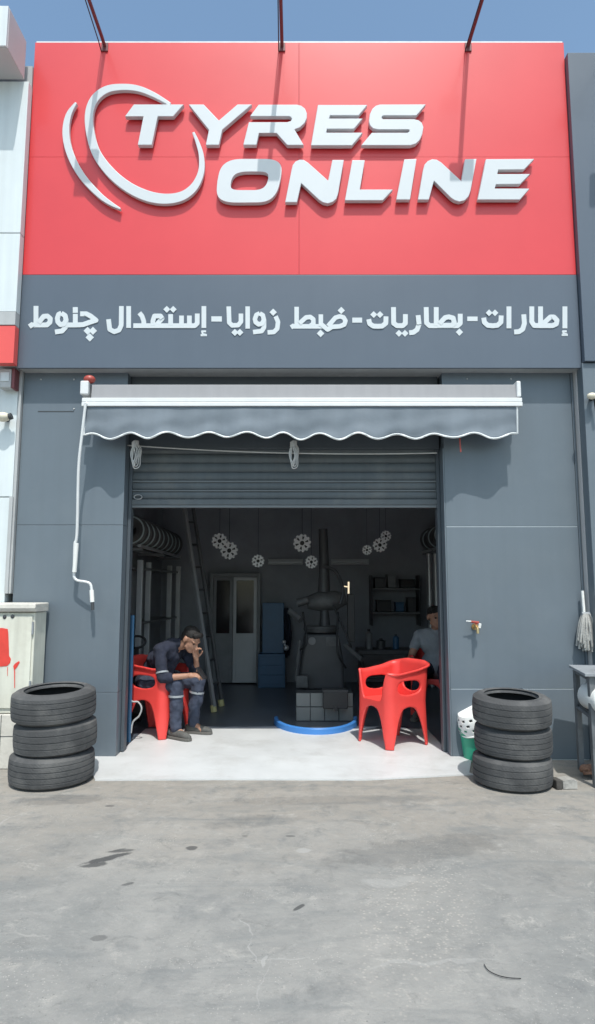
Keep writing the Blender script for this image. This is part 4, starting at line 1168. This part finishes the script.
q = at(476, 627, YP - .05)
tp = thing('water_tap', 'small garden tap with a red handle on the right slate pillar', 'tap', (q.x, YP, q.z))
mb = MB(); mb.tube([(q.x, YP - .001, q.z), (q.x, YP - .075, q.z), (q.x, YP - .095, q.z - .015), (q.x, YP - .10, q.z - .05)], [.014, .014, .013, .011], 12); mb.tube([(q.x, YP - .003, q.z), (q.x, YP - .011, q.z)], .026, 16); mb.tube([(q.x, YP - .06, q.z - .02), (q.x, YP - .06, q.z + .02)], .019, 12); obj('spout', mb, M_brass, tp, smooth=40)
mb = MB(); mb.tube([(q.x, YP - .06, q.z + .02), (q.x, YP - .06, q.z + .038)], .008, 8); mb.tube([(q.x + .02, YP - .06, q.z + .036), (q.x - .045, YP - .07, q.z + .045)], [.011, .009], 8); obj('handle', mb, M_tapred, tp, smooth=40)
mb = MB(); mb.tube([(q.x - .03, YP - .068, q.z + .046), (q.x - .085, YP - .07, q.z + .05)], .005, 6); mb.tube([(q.x + .02, YP - .08, q.z - .005), (q.x + .025, YP - .085, q.z + .03)], .012, 8); obj('tap_lever', mb, M_whiteplastic, tp, smooth=40)

q = ground(567, 790)
Mk = Matrix.Translation((q.x, q.y + .05, 0)) @ Matrix.Rotation(R(8), 4, 'Z')
mb = MB(); mb.prism([Mk @ Vector(p) for p in ((-.03, -.045, .001), (.075, -.05, .001), (.08, -.045, .055), (.05, -.047, .068), (-.03, -.045, .062))], Mk.to_3x3() @ Vector((0, .09, 0)))
bo = thing('brick_block', 'broken grey block on the ground right of the tyres', 'block', (q.x, q.y + .05, 0))
obj('block', mb, M_conc, bo, bevel=.006)
mb = MB(); mb.box(-.078, -.034, -.043, .043, .001, .064, Mk); obj('dark_end', mb, mat('dark_block_face', (.06, .055, .05), .9, var=.3, vscale=20), bo, bevel=.006)  # left end of the block in a darker colour

# ------------------------------------------------------------------ workbench with grinder, mop, scrap
M_benchleg = mat('grimy_bench_paint', (0.12, 0.13, 0.14), 0.6, var=.3, vscale=9)
wb = thing('workbench', 'worn grey steel workbench at the right edge of the picture', 'workbench', (2.5, 5.0, 0))
A_ = Vector((2.155, 5.20, 0)); B_ = Vector((2.045, 4.66, 0)); ex = Vector((.97, -.10, 0)).normalized()
zt3 = .79
loop = [A_, B_, B_ + ex * .9, A_ + ex * .9]
mb = MB(); mb.prism([Vector((p.x, p.y, zt3 - .022)) for p in loop], (0, 0, .022)); obj('tabletop', mb, M_worn, wb, bevel=.004)
ins = [A_ + ex * .04 + Vector((0, -.04, 0)), B_ + ex * .05 + Vector((.01, .05, 0)), B_ + ex * .82 + Vector((0, .05, 0)), A_ + ex * .82 + Vector((0, -.04, 0))]
for p in ins:
    mb = MB(); mb.box(p.x - .02, p.x + .02, p.y - .02, p.y + .02, .001, zt3 - .024); obj('leg', mb, M_benchleg, wb, bevel=.003)
mb = MB()
for i in range(4):
    a, b = ins[i], ins[(i + 1) % 4]
    for zz in (.47, zt3 - .05): mb.tube([Vector((a.x, a.y, zz)), Vector((b.x, b.y, zz))], .014, 8)
obj('rail', mb, M_benchleg, wb, smooth=50)
mb = MB(); mb.prism([Vector((p.x, p.y, .486)) for p in ins], (0, 0, .012)); obj('shelf', mb, M_darkmetal, wb)
c = at(591, 697, 4.75)
ag = thing('air_tank', 'white rounded air tank on the shelf of the workbench', 'air tank', (c.x + .1, c.y, .5))
M_t = Matrix.Translation((c.x + .06, c.y + .02, .60)) @ Matrix.Rotation(R(90), 4, 'X') @ Matrix.Rotation(R(0), 4, 'Z')
mb = MB(); mb.lathe([(.0005, .17), (.05, .168), (.085, .15), (.098, .12), (.098, -.12), (.085, -.15), (.05, -.168), (.0005, -.17)], 32, M_t); obj('tank', mb, M_whiteplastic, ag, smooth=60)
mb = MB(); mb.lathe([(.0005, .195), (.028, .195), (.03, .165), (.0005, .165)], 20, M_t); obj('valve_boss', mb, M_worn, ag, smooth=40)
mp = thing('mop', 'grey string mop leaning upside down on the dark wall above the workbench', 'mop', tuple(at(585, 640, YP - .07)))
c = at(586, 615, YP - .075)
mb = MB()
for k in range(46):
    a = random.uniform(-.07, .075); yb = random.uniform(-.03, .035); ln = random.uniform(.20, .30)
    p0 = c + Vector((a * .35, yb * .5, .01)); p1 = c + Vector((a * .85, yb - .012, -ln * .4)); p2 = c + Vector((a * 1.05 + random.uniform(-.012, .012), yb - .005, -ln))
    mb.tube(catmull([p0, p1, p2], 5), .010, 6)
obj('mop_strands', mb, M_mop, mp, smooth=70)
mb = MB(); mb.tube([c + Vector((-.01, .02, .2)), c + Vector((-.005, .01, -.2)), c + Vector((0, .005, -.12))], .012, 10); obj('mop_handle', mb, M_whiteplastic, mp, smooth=60)
mb = MB(); mb.tube([c + Vector((-.035, 0, .006)), c + Vector((.035, 0, .006))], .02, 10); obj('mop_clamp', mb, M_worn, mp, smooth=60)
q = ground(590, 781)
mb = MB()
for k in range(9):
    cx, cy = q.x + random.uniform(-.05, .12), q.y + random.uniform(0, .14); rr = random.uniform(.03, .06); tl_ = random.uniform(-.7, .7)
    mb.tube([Vector((cx + rr * math.cos(t), cy + rr * math.sin(t) * math.cos(tl_), .03 + .012 * (k % 3) + abs(rr * math.sin(t) * math.sin(tl_)))) for t in [2 * PI * i / 16 for i in range(13)]], random.uniform(.008, .016), 7)
tag(obj('scrap_metal', mb, M_rust, smooth=50, base=(q.x, q.y, 0)), 'small pile of rusty metal scrap under the workbench', 'scrap')

# ------------------------------------------------------------------ inside the workshop
# ladder leaning
a0 = at(183, 500, 7.6); a1 = ground(214, 712, SLAB); b0_ = at(192, 500, 7.75); b1 = ground(221.5, 706, SLAB)
ld = thing('ladder', 'aluminium ladder leaning inside the doorway behind the man in navy', 'ladder', tuple(a1))
mb = MB(); mb.tube([a1 + Vector((0, 0, .06)), a0 + (a0 - a1) * .12], .030, 6); obj('rail', mb, M_greymetal, ld)
mb = MB(); mb.tube([b1 + Vector((0, 0, .06)), b0_ + (b0_ - b1) * .12], .026, 6); obj('rail', mb, M_darkmetal, ld)
for i in range(1, 9):
    t = i / 9; mb = MB(); mb.tube([a1.lerp(a0, t), b1.lerp(b0_, t)], .014, 8); obj('rung', mb, M_darkmetal, ld, smooth=50)
for p, qd in ((a1, a0), (b1, b0_)):
    mb = MB(); mb.tube([p, p + (qd - p).normalized() * .075], .036, 8); obj('foot', mb, mat('yellow_rubber', (.45, .42, .2), .7), ld)

M_edge = mat('scuffed_tyre_edge', (.30, .36, .37), .6, var=.2)
def rack(xw, y0, y1, z0, nty, dirx, label, tl, r=.26, ordinals=()):
    t = thing('tyre_rack', label, 'rack', (xw, (y0 + y1) / 2, z0))
    w = .24 * dirx
    for xx in (xw, xw + w):
        mb = MB(); mb.box(xx - .015, xx + .015, y0, y1, z0 - .03, z0); obj('rail', mb, M_silver, t, bevel=.003)
    for yy in (y0 + .1, (y0 + y1) / 2, y1 - .1):
        mb = MB(); mb.box(xw - dirx * .06, xw + w + dirx * .02, yy - .012, yy + .012, z0 - .06, z0 - .032); obj('bracket', mb, M_greymetal, t)
    first = None
    for i in range(nty):
        y = y0 + .12 + i * (y1 - y0 - .24) / max(1, nty - 1)
        lab = f'{ordinals[i]} {tl}'
        loc = (xw + w / 2, y, z0 + r * .93)
        if first is None:
            first = thing('rack_tyre', lab, 'tyre', loc, group='tyres on the wall racks inside')
            first.rotation_euler = (R(90), 0, 0)
            h = .045
            mb = MB(); mb.lathe([(r - .02, -h), (r, -h * .6), (r, h * .6), (r - .02, h)], 40); obj('tread', mb, M_rubber, first, smooth=40, local=True)
            for s in (1, -1):
                mb = MB(); mb.lathe([(r - .006, s * h * .7), (r - .02, s * h), (r - .036, s * h * 1.02)], 40); obj('edge_band', mb, M_edge, first, smooth=50, local=True)
                mb = MB(); mb.lathe([(r - .036, s * h * 1.02), (r - .06, s * h * 1.05), (r - .10, s * h * .8)], 40); obj('sidewall', mb, M_rubber, first, smooth=50, local=True)
            mb = MB(); mb.lathe([(r - .10, h * .8), (r - .11, h * .75), (r - .10, 0), (r - .11, -h * .75), (r - .10, -h * .8)], 40); obj('rim_edge', mb, M_darkmetal, first, smooth=50, local=True)
        else:
            dup(first, loc, 0, lab, (R(90), 0, R(random.uniform(-4, 4))))
    return t
ORD = ['first', 'second', 'third', 'fourth', 'fifth', 'sixth', 'seventh', 'eighth', 'ninth']
rack(-1.95, 6.9, 9.3, 1.87, 9, 1, 'high wall rack of tyres inside the left wall of the workshop', 'tyre from the doorway on the high rack at the left', .175, ORD)
rack(2.1, 8.0, 9.5, 1.95, 4, -1, 'high wall rack of tyres inside the right wall of the workshop', 'tyre from the doorway on the high rack at the right', .175, ORD)

# wheel covers on the back wall
def cover(px, py, rp, Y, label, first=[None]):
    q = at(px, py, Y); sc = rp / (F_PX / (Y * CP))
    if first[0] is None:
        t = thing('wheel_cover', label, 'wheel cover', q, group='wheel covers hanging from the ceiling')
        loop = []
        for k in range(96):
            a = 2 * PI * k / 96; rr = 1.0 if (k % 8) < 4 else .86
            loop.append(Vector((rr * math.cos(a), 0, rr * math.sin(a))))
        hole = [Vector((.26 * math.cos(-2 * PI * k / 24), 0, .26 * math.sin(-2 * PI * k / 24))) for k in range(24)]
        mb = MB(); mb.prism(loop, (0, .22, 0), [hole]); obj('disc', mb, M_wheelcover, t, local=True)
        mb = MB(); mb.prism([Vector((.25 * math.cos(2 * PI * k / 24), .12, .25 * math.sin(2 * PI * k / 24))) for k in range(24)], (0, .09, 0)); obj('hub', mb, M_black, t, local=True)
        for k in range(6):
            a = 2 * PI * k / 6 + .3; mb = MB(); mb.tube([(.40 * math.cos(a), -.012, .40 * math.sin(a)), (.72 * math.cos(a), -.012, .72 * math.sin(a))], [.06, .13], 8)
            obj('slot', mb, M_darkmetal, t, local=True, smooth=40)
        t.scale = (sc, sc, sc); first[0] = t
    else:
        t = dup(first[0], q, 0, label, (0, 0, R(random.uniform(-18, 18)))); t.scale = (sc, sc, sc)
    mb = MB(); mb.tube([(0, .1, .9), (0, .1, (RZ - q.z) / sc - .05)], .03, 6); obj('hanging_wire', mb, M_black, t, local=True)
YW = 7.7
for px, py, rp, lab in ((219.5, 541, 8, 'upper of the two bright wheel covers beside the ladder top'), (229, 550.5, 9, 'lower and larger of the two bright wheel covers beside the ladder top'),
                        (258, 561, 6.5, 'dull wheel cover left of the left strip light'), (302, 543, 9.2, 'bright wheel cover hanging alone in the middle of the workshop'),
                        (311.5, 562, 6.5, 'small wheel cover between the two strip lights'), (367, 550, 5, 'faint wheel cover above the right strip light'),
                        (380, 545, 7.2, 'lower wheel cover of the pair hanging toward the right of the workshop'), (386, 536, 5.5, 'upper wheel cover of the pair hanging toward the right of the workshop')):
    cover(px, py, rp, YW, lab)
YW = RY1 - .06

for x0_, x1_, lab in ((268, 303, 'unlit strip light left of the machine column'), (331, 369, 'unlit strip light right of the machine column')):
    a, b = at(x0_, 562, YW), at(x1_, 562, YW)
    t = thing('strip_light', lab, 'light', tuple((a + b) / 2), group='strip lights on the back wall')
    mb = MB(); mb.box(a.x, b.x, YW - .02, YW + .05, a.z - .04, a.z + .045); obj('housing', mb, M_doorwhite, t, bevel=.006)
    mb = MB(); mb.tube([(a.x + .02, YW - .035, a.z), (b.x - .02, YW - .035, a.z)], .018, 10); obj('tube', mb, M_white_letter, t, smooth=50)

# back door
M_headgrey0 = mat('dull_grey_door', (0.2, 0.21, 0.22), 0.6, var=0.15)
YD = 9.45
dl, dr = at(213, 600, YD).x, at(257, 600, YD).x
zd1, zd0 = at(235, 577, YD).z, SLAB + .003
dm = at(233, 600, YD).x
dd = thing('inner_door', 'pale narrow door with a dull grey side leaf at the back of the workshop', 'door', ((dl + dr) / 2, YD, SLAB))
mb = MB(); mb.box(dl - .05, dl, YD, YD + .08, zd0, zd1 + .05); mb.box(dr, dr + .05, YD, YD + .08, zd0, zd1 + .05); mb.box(dl, dr, YD, YD + .08, zd1, zd1 + .05); obj('frame', mb, M_headgrey0, dd, bevel=.004)
for xa, xb in ((dl + .003, dm - .003), (dm + .003, dr - .003)):
    mb = MB(); zz = zd0 + .02; zt4 = zd1 - .004; sw = .045; zmid = zd0 + .72
    mb.box(xa, xa + sw, YD + .01, YD + .05, zz, zt4); mb.box(xb - sw, xb, YD + .01, YD + .05, zz, zt4)
    mb.box(xa + sw, xb - sw, YD + .01, YD + .05, zt4 - sw, zt4); mb.box(xa + sw, xb - sw, YD + .012, YD + .045, zz, zmid)
    lf = obj('door_leaf', mb, M_doorwhite if xa > dm else M_headgrey0, dd, bevel=.003)
    mb = MB(); mb.box(xa + sw, xb - sw, YD + .025, YD + .032, zmid + .002, zt4 - sw - .002); obj('pane', mb, M_glass_dark, lf)

# steel shelving on the left
sh2 = thing('storage_rack', 'grey steel storage shelf against the left wall behind the man in navy', 'shelf', (-1.9, 8.2, SLAB))
for px, Yv in ((139.5, 7.3), (148, 8.0), (169, 9.0), (178, 9.3)):
    x = at(px, 600, Yv).x
    mb = MB(); mb.box(x - .03, x + .03, Yv - .03, Yv + .03, SLAB + .002, 1.72); obj('post', mb, M_silver, sh2, bevel=.003)
for zz in (.5, .98, 1.62):
    mb = MB(); mb.prism([Vector(p) for p in ((RX0 + .01, 7.36, zz), (at(139, 600, 7.36).x - .04, 7.36, zz), (at(178, 600, 9.3).x - .0, 9.25, zz), (RX0 + .01, 9.25, zz))], (0, 0, .025)); obj('board', mb, M_greymetal, sh2, bevel=.003)
# white window frames panels on the far left (lower)
# pale pipes right
for px, lab in ((430, 'pale upright pipe on the right wall left of the second pipe'), (436.5, 'pale upright pipe on the right wall nearest the doorway edge')):
    q = at(px, 600, 9.2); mb = MB(); mb.tube([(q.x, 9.2, SLAB), (q.x, 9.2, 1.9)], .035, 10)
    tag(obj('wall_pipe', mb, M_silver, smooth=50, base=(q.x, 9.2, SLAB)), lab, 'pipe', 'pipes on the right wall')

# dark blue cabinet
q0, q1 = ground(258, 688, SLAB), ground(285, 688, SLAB)
tc_ = thing('tool_cabinet', 'dark blue steel tool cabinet at the back of the workshop', 'cabinet', ((q0.x + q1.x) / 2, q0.y, SLAB))
zc_ = at(270, 654, q0.y).z
mb = MB(); mb.box(q0.x, q1.x, q0.y, q0.y + .3, SLAB + .002, zc_); obj('cabinet_body', mb, M_dkblue, tc_, bevel=.006)
zu = at(270, 603, q0.y).z
mb = MB(); mb.box(q0.x + .05, q1.x - .02, q0.y + .08, q0.y + .3, zc_ + .002, zu); obj('hutch', mb, M_dkblue, tc_, bevel=.006)
mb = MB()
for i in range(3): mb.box(q0.x + .02, q1.x - .02, q0.y - .012, q0.y - .002, SLAB + .05 + i * .13, SLAB + .17 + i * .13)
dw = obj('drawer', mb, M_dkblue, tc_, bevel=.004)
mb = MB(); q = at(284, 642, q0.y - .05); mb.ball(q, .03); mb.ball(q + Vector((.03, 0, -.08)), .04); mb.tube([q, q + Vector((.03, 0, -.1))], .015, 8)
obj('clamp', mb, M_silver, tc_, smooth=60)

# tyre changing machine
M_headgrey = mat('grimy_machine_grey', (0.085, 0.088, 0.09), 0.55, var=0.35, vscale=7)
YM = 7.75
def mbox(x0_, y0_, x1_, y1_, Y, dep):
    a, b = at(x0_, y0_, Y), at(x1_, y1_, Y); mb = MB(); mb.box(a.x, b.x, Y, Y + dep, b.z, a.z); return mb
tm = thing('tyre_changer', 'dark grey tyre changing machine with a column in the middle of the workshop', 'machine', tuple(ground(321, 690, SLAB)))
A0, A1 = at(298, 690, YM), at(345, 690, YM); T0, T1 = at(305, 634, YM), at(339, 634, YM)
mb = MB(); mb.prism([A0, A1, (A1.x - .01, YM, (A1.z + T1.z) / 2), T1, T0, (A0.x + .03, YM, (A0.z + T0.z) / 2)], (0, .5, 0)); obj('machine_body', mb, M_darkmetal, tm, bevel=.04, bseg=4)
H0, H1 = at(307, 612, YM), at(347, 591, YM)
mb = MB(); mb.tube([(H0.x, YM + .2, (H0.z + H1.z) / 2 - .02), (H0.x + .16, YM + .2, (H0.z + H1.z) / 2), (H1.x - .12, YM + .2, (H0.z + H1.z) / 2 + .01), (H1.x, YM + .2, (H0.z + H1.z) / 2 + .03)], [.075, .125, .12, .07], 20); obj('motor_housing', mb, M_headgrey, tm, smooth=40)
mb = MB(); mb.tube([at(325, 633, YM + .18), at(324.5, 610, YM + .2)], [.075, .05], 16); obj('lower_column', mb, M_darkmetal, tm, smooth=40)
mb = MB(); mb.tube([at(324, 592, YM + .18), at(324, 560, YM + .18), at(323, 529, YM + .18)], [.075, .06, .055], 16); obj('upper_column', mb, M_darkmetal, tm, smooth=40)
mb = MB(); mb.tube(catmull([at(324, 566, YM + .1), at(336, 572, YM), at(343, 590, YM - .12), at(340, 604, YM - .16)], 6), .022, 10); obj('mount_arm', mb, M_darkmetal, tm, smooth=50)
mb = mbox(347.5, 594, 355, 642, YM - .03, .08); obj('post', mb, M_black, tm, bevel=.006)
mb = MB(); mb.tube([at(290, 611, YM), at(301, 620, YM - .1)], .045, 8); mb.tube([at(297, 603, YM + .1), at(308, 600, YM + .1)], .05, 8); obj('swing_arm', mb, M_headgrey, tm, smooth=50)
mb = MB(); c = at(321, 630, YM + .2); mb.lathe([(.0005, .03), (.2, .03), (.22, .0), (.2, -.04), (.0005, -.04)], 28, Matrix.Translation((c.x, c.y, c.z + .02))); obj('turntable', mb, M_headgrey, tm, smooth=40)
mb = MB(); mb.tube([at(300, 640, YM - .1), at(296, 680, YM - .15)], .02, 8); obj('bead_breaker', mb, M_headgrey, tm, smooth=40); mb = MB(); mb.tube([at(345, 645, YM - .1), at(362, 660, YM - .3)], .03, 8); obj('air_line', mb, M_headgrey, tm, smooth=40)
mb = mbox(296, 676, 308, 688, YM - .2, .12); obj('pedal', mb, M_headgrey, tm, bevel=.01)
q = at(347.5, 586, YM - .08)  # bright warm spot put in as a glowing bar and side arm
lm = thing('glow_fitting', 'small warm glowing fitting on the post of the tyre machine', 'lamp', q)
mb = MB(); mb.tube([q + Vector((.012, 0, -.09)), q + Vector((.014, 0, .05))], .010, 8); obj('glow_bar', mb, M_glow, lm, smooth=50)
mb = MB(); mb.tube([q + Vector((.0, 0, -.01)), q + Vector((-.06, 0, .0))], .007, 8); mb.tube([q + Vector((-.06, 0, -.012)), q + Vector((-.062, 0, .02))], .006, 8); obj('glow_arm', mb, M_glow, lm, smooth=50)

mb = MB()
for k, (xa, ya, xb, yb) in enumerate(((303, 612, 300, 650), (338, 612, 346, 668), (333, 605, 352, 652))):
    A0, B0 = at(xa, ya, YM - .06), at(xb, yb, YM - .12); C0 = (A0 + B0) / 2 + Vector((.06 * (-1) ** k, -.1, -.12))
    mb = MB(); mb.tube(catmull([A0, C0, B0], 8), .012, 8); obj('hose', mb, M_black, tm, smooth=60)
mb = MB(); c = at(312, 641, YM - .012); mb.tube([c, c + Vector((0, -.02, 0))], .045, 20); obj('gauge', mb, M_greymetal, tm, smooth=40)
mb = mbox(326, 637, 339, 646, YM - .012, .01); obj('label_plate', mb, M_headgrey, tm)
# dim clutter round the machine
def clutter(name, label, cat, boxes, Y, dep, m, group=None, tops=None):
    a = at(boxes[0][0], boxes[0][3], Y)
    t = thing(name, label, cat, a, group=group)
    for nm, x0_, y0_, x1_, y1_, mm in [(b[4] if len(b) > 4 else 'body', *b[:4], b[5] if len(b) > 5 else m) for b in boxes]:
        mb = mbox(x0_, y0_, x1_, y1_, Y, dep); obj(nm, mb, mm, t, bevel=.012)
    return t
clutter('side_bench', 'dim dark side bench right of the tyre machine', 'bench', [(358, 650, 418, 655, 'bench_top', M_darkmetal), (361, 655.4, 364, 692, 'leg', M_black), (412, 655.4, 415, 692, 'leg', M_black), (366, 676, 410, 679, 'lower_shelf', M_darkmetal)], 8.6, .45, M_darkmetal)
for px, w_, h_, lab, mm in ((369, 7, 20, 'tall grey canister on the dim side bench', M_greymetal), (381, 9, 11, 'squat dark canister on the dim side bench', M_darkmetal), (396, 6, 15, 'small dark blue canister on the dim side bench', M_dkblue)):
    q = at(px, 649.8, 8.75); sc_ = 8.75 / F_PX; mb = MB()
    t = thing('canister', lab, 'canister', q); r_ = w_ * sc_ / 2; hh = h_ * sc_
    mb.lathe([(.0005, 0), (r_, 0), (r_, hh * .8), (r_ * .45, hh * .9), (.0005, hh * .9)], 20, Matrix.Translation(q)); obj('can_body', mb, mm, t, smooth=40)
    mb = MB(); mb.lathe([(.0005, hh * .9), (r_ * .4, hh * .9), (r_ * .4, hh), (.0005, hh)], 16, Matrix.Translation(q)); obj('cap', mb, M_black, t, smooth=40)
clutter('wall_shelf', 'dim parts shelf on the back wall right of the tyre machine', 'shelf', [(372, 588, 421, 590, 'board', M_greymetal), (372, 612, 421, 614, 'board', M_greymetal), (371, 575, 373, 626, 'upright', M_darkmetal), (419, 575, 421, 626, 'upright', M_darkmetal)], RY1 - .32, .3, M_greymetal)
for i, (px, py, w_, h_, mm) in enumerate(((380, 587.6, 10, 9, M_darkmetal), (392, 587.6, 8, 12, M_greymetal), (408, 587.6, 14, 7, M_black), (384, 611.6, 14, 10, M_black), (400, 611.6, 8, 8, M_dkblue), (412, 611.6, 8, 13, M_darkmetal))):
    lab = ['dark carton at the left of the top shelf', 'grey carton in the middle of the top shelf', 'low black carton at the right of the top shelf', 'black carton at the left of the lower shelf', 'blue carton in the middle of the lower shelf', 'tall dark carton at the right of the lower shelf'][i]
    Yc = RY1 - .28; a, b = at(px - w_ / 2, py - h_, Yc), at(px + w_ / 2, py, Yc)
    mb = MB(); mb.box(a.x, b.x, Yc, Yc + .2, b.z, a.z)
    mb.box(a.x - .004, b.x + .004, Yc - .004, Yc + .204, a.z + .001, a.z + .02)
    tag(obj('parts_carton', mb, mm, bevel=.004, base=(a.x, Yc, b.z)), lab + ' at the back', 'carton', 'cartons on the back wall shelf')
q = at(282, 612, 9.5)
mb = MB()
for k in range(7):
    a_ = k * .25; mb.tube(catmull([q + Vector((.02 * k - .06, .02, .05)), q + Vector((.03 * k - .09 + .02 * math.sin(a_ * 5), -.04 - .01 * (k % 3), -.3)), q + Vector((.03 * k - .1, 0, -.62 - .03 * (k % 2)))], 6), .035, 8)
tag(obj('work_coat', mb, M_navy, smooth=70, base=tuple(q)), 'dark work coat hanging on the back wall beside the blue cabinet', 'coat')

# tiled plinth and black box in front, blue round tray
YT = 6.84
pt = thing('tiled_plinth', 'low grey tiled plinth in front of the tyre machine', 'plinth', tuple(at(325, 700, YT)))
mb = MB()
a, b = at(296, 693, YT), at(353, 693, YT); zt5 = a.z; nx = 4
for i in range(nx):
    for j in range(2):
        xa = a.x + (b.x - a.x) * i / nx; xb = a.x + (b.x - a.x) * (i + 1) / nx; z0_ = SLAB + .004 + (zt5 - SLAB) * j / 2; z1_ = SLAB + (zt5 - SLAB) * (j + 1) / 2
        mb.box(xa + .004, xb - .004, YT, YT + .02, z0_ + .003, z1_ - .003)
obj('tile_face', mb, M_tile, pt, bevel=.002)
mb = MB(); mb.box(a.x, b.x, YT + .012, YT + .22, SLAB + .002, zt5 - .004); obj('plinth_body', mb, M_joint, pt)
a, b = at(323, 692, YT - .14), at(348, 709, YT - .14)
mb = MB(); mb.box(a.x, b.x, YT - .14, YT - .01, b.z, a.z); tb = thing('black_toolbox', 'black box hooked on the front of the tiled plinth', 'toolbox', ((a.x + b.x) / 2, YT - .1, b.z))
obj('box', mb, M_black, tb, bevel=.008)
mb = MB(); mb.box(a.x - .004, b.x + .004, YT - .145, YT - .006, a.z + .002, a.z + .016); obj('lid', mb, M_darkmetal, tb, bevel=.004)
mb = MB(); mb.box((a.x + b.x) / 2 - .02, (a.x + b.x) / 2 + .02, YT - .15, YT - .141, b.z - .02, b.z + .03); obj('latch', mb, M_black, tb, bevel=.003)
c = ground(316, 724, SLAB)
CX, CYc = c.x, 6.80
ry = CYc - ground(316, 735, SLAB).y
rx_ = (at(357, 724, CYc).x - at(275, 724, CYc).x) / 2
mb = MB(); NB = 48
secs = []
for k in range(NB + 1):
    t = PI + PI * k / NB
    secs.append([Vector((CX + (rx_ + d_) * math.cos(t), CYc + (ry + d_) * math.sin(t), SLAB + z_)) for d_, z_ in ((-.035, .002), (-.035, .05), (-.025, .06), (-.005, .06), (.005, .05), (.008, .002))])
vs = [p for q_ in secs for p in q_]; m_ = 6
fs = [(k * m_ + i, (k + 1) * m_ + i, (k + 1) * m_ + (i + 1) % m_, k * m_ + (i + 1) % m_) for k in range(NB) for i in range(m_)]
fs += [tuple(range(m_)), tuple(NB * m_ + i for i in range(m_))]
mb.add(vs, fs)
br = tag(obj('curved_edging', mb, M_blue, smooth=40, base=(CX, CYc - ry, SLAB)), 'curved blue plastic edging on the floor in front of the tiled plinth', 'edging')

# pallet truck with a black loop handle behind the left chair
q = at(137, 642, 6.75)
pj = thing('pallet_truck', 'pallet truck with a black loop handle behind the left red chair', 'pallet truck', (q.x, 6.75, SLAB))
mb = MB(); mb.tube([q + Vector((.088 * math.cos(t), .02 * math.sin(t), .058 * math.sin(t))) for t in [2 * PI * i / 24 for i in range(25)]], .013, 8); obj('loop_handle', mb, M_black, pj, smooth=60)
mb = MB(); mb.tube([q + Vector((0, 0, -.058)), q + Vector((-.01, .02, -.2)), (q.x - .01, 6.8, .25)], [.02, .028, .03], 10); obj('shaft', mb, M_black, pj, smooth=50)
mb = MB(); mb.box(q.x - .1, q.x + .08, 6.74, 6.95, .12, .3); obj('pump_housing', mb, M_darkmetal, pj, bevel=.02)
mb = MB(); mb.tube([(q.x - .05, 6.84, .1), (q.x + .04, 6.84, .1)], .068, 20); obj('wheel', mb, M_black, pj, smooth=40)
for s in (-.1, .06):
    mb = MB(); mb.box(q.x + s - .05, q.x + s + .05, 6.95, 7.9, .07, .12); obj('fork', mb, M_darkmetal, pj, bevel=.01)
# blue gas bottle hose post by the jamb
mb = MB(); x = at(130, 680, 5.9).x; mb.tube([(x - .01, 5.95, SLAB), (x - .01, 5.95, 1.15)], .022, 10)
tag(obj('blue_pipe', mb, M_dkblue, smooth=50, base=(x, 5.95, SLAB)), 'thin blue pipe standing just inside the left door jamb', 'pipe')
pts = [at(x_, y_, 5.95) for x_, y_ in ((128.5, 681), (131, 700), (138, 702), (141.5, 708), (139, 716), (133, 722), (131, 733))]
mb = MB(); mb.tube(catmull(pts, 6), .008, 8)
tag(obj('air_hose', mb, M_alu, smooth=60, base=tuple(pts[0])), 'pale air hose curling beside the left red chair', 'hose')
# bit of wire on the ground
mb = MB(); pts = [ground(x, y, .006) for x, y in ((484, 964), (488, 970), (496, 974.5), (507, 977.5), (521, 978.5))]
mb.tube(catmull(pts, 6), .0016, 6)
tag(obj('wire_scrap', mb, M_black, smooth=60, base=tuple(pts[2])), 'short curved bit of black wire lying on the bare ground', 'wire')
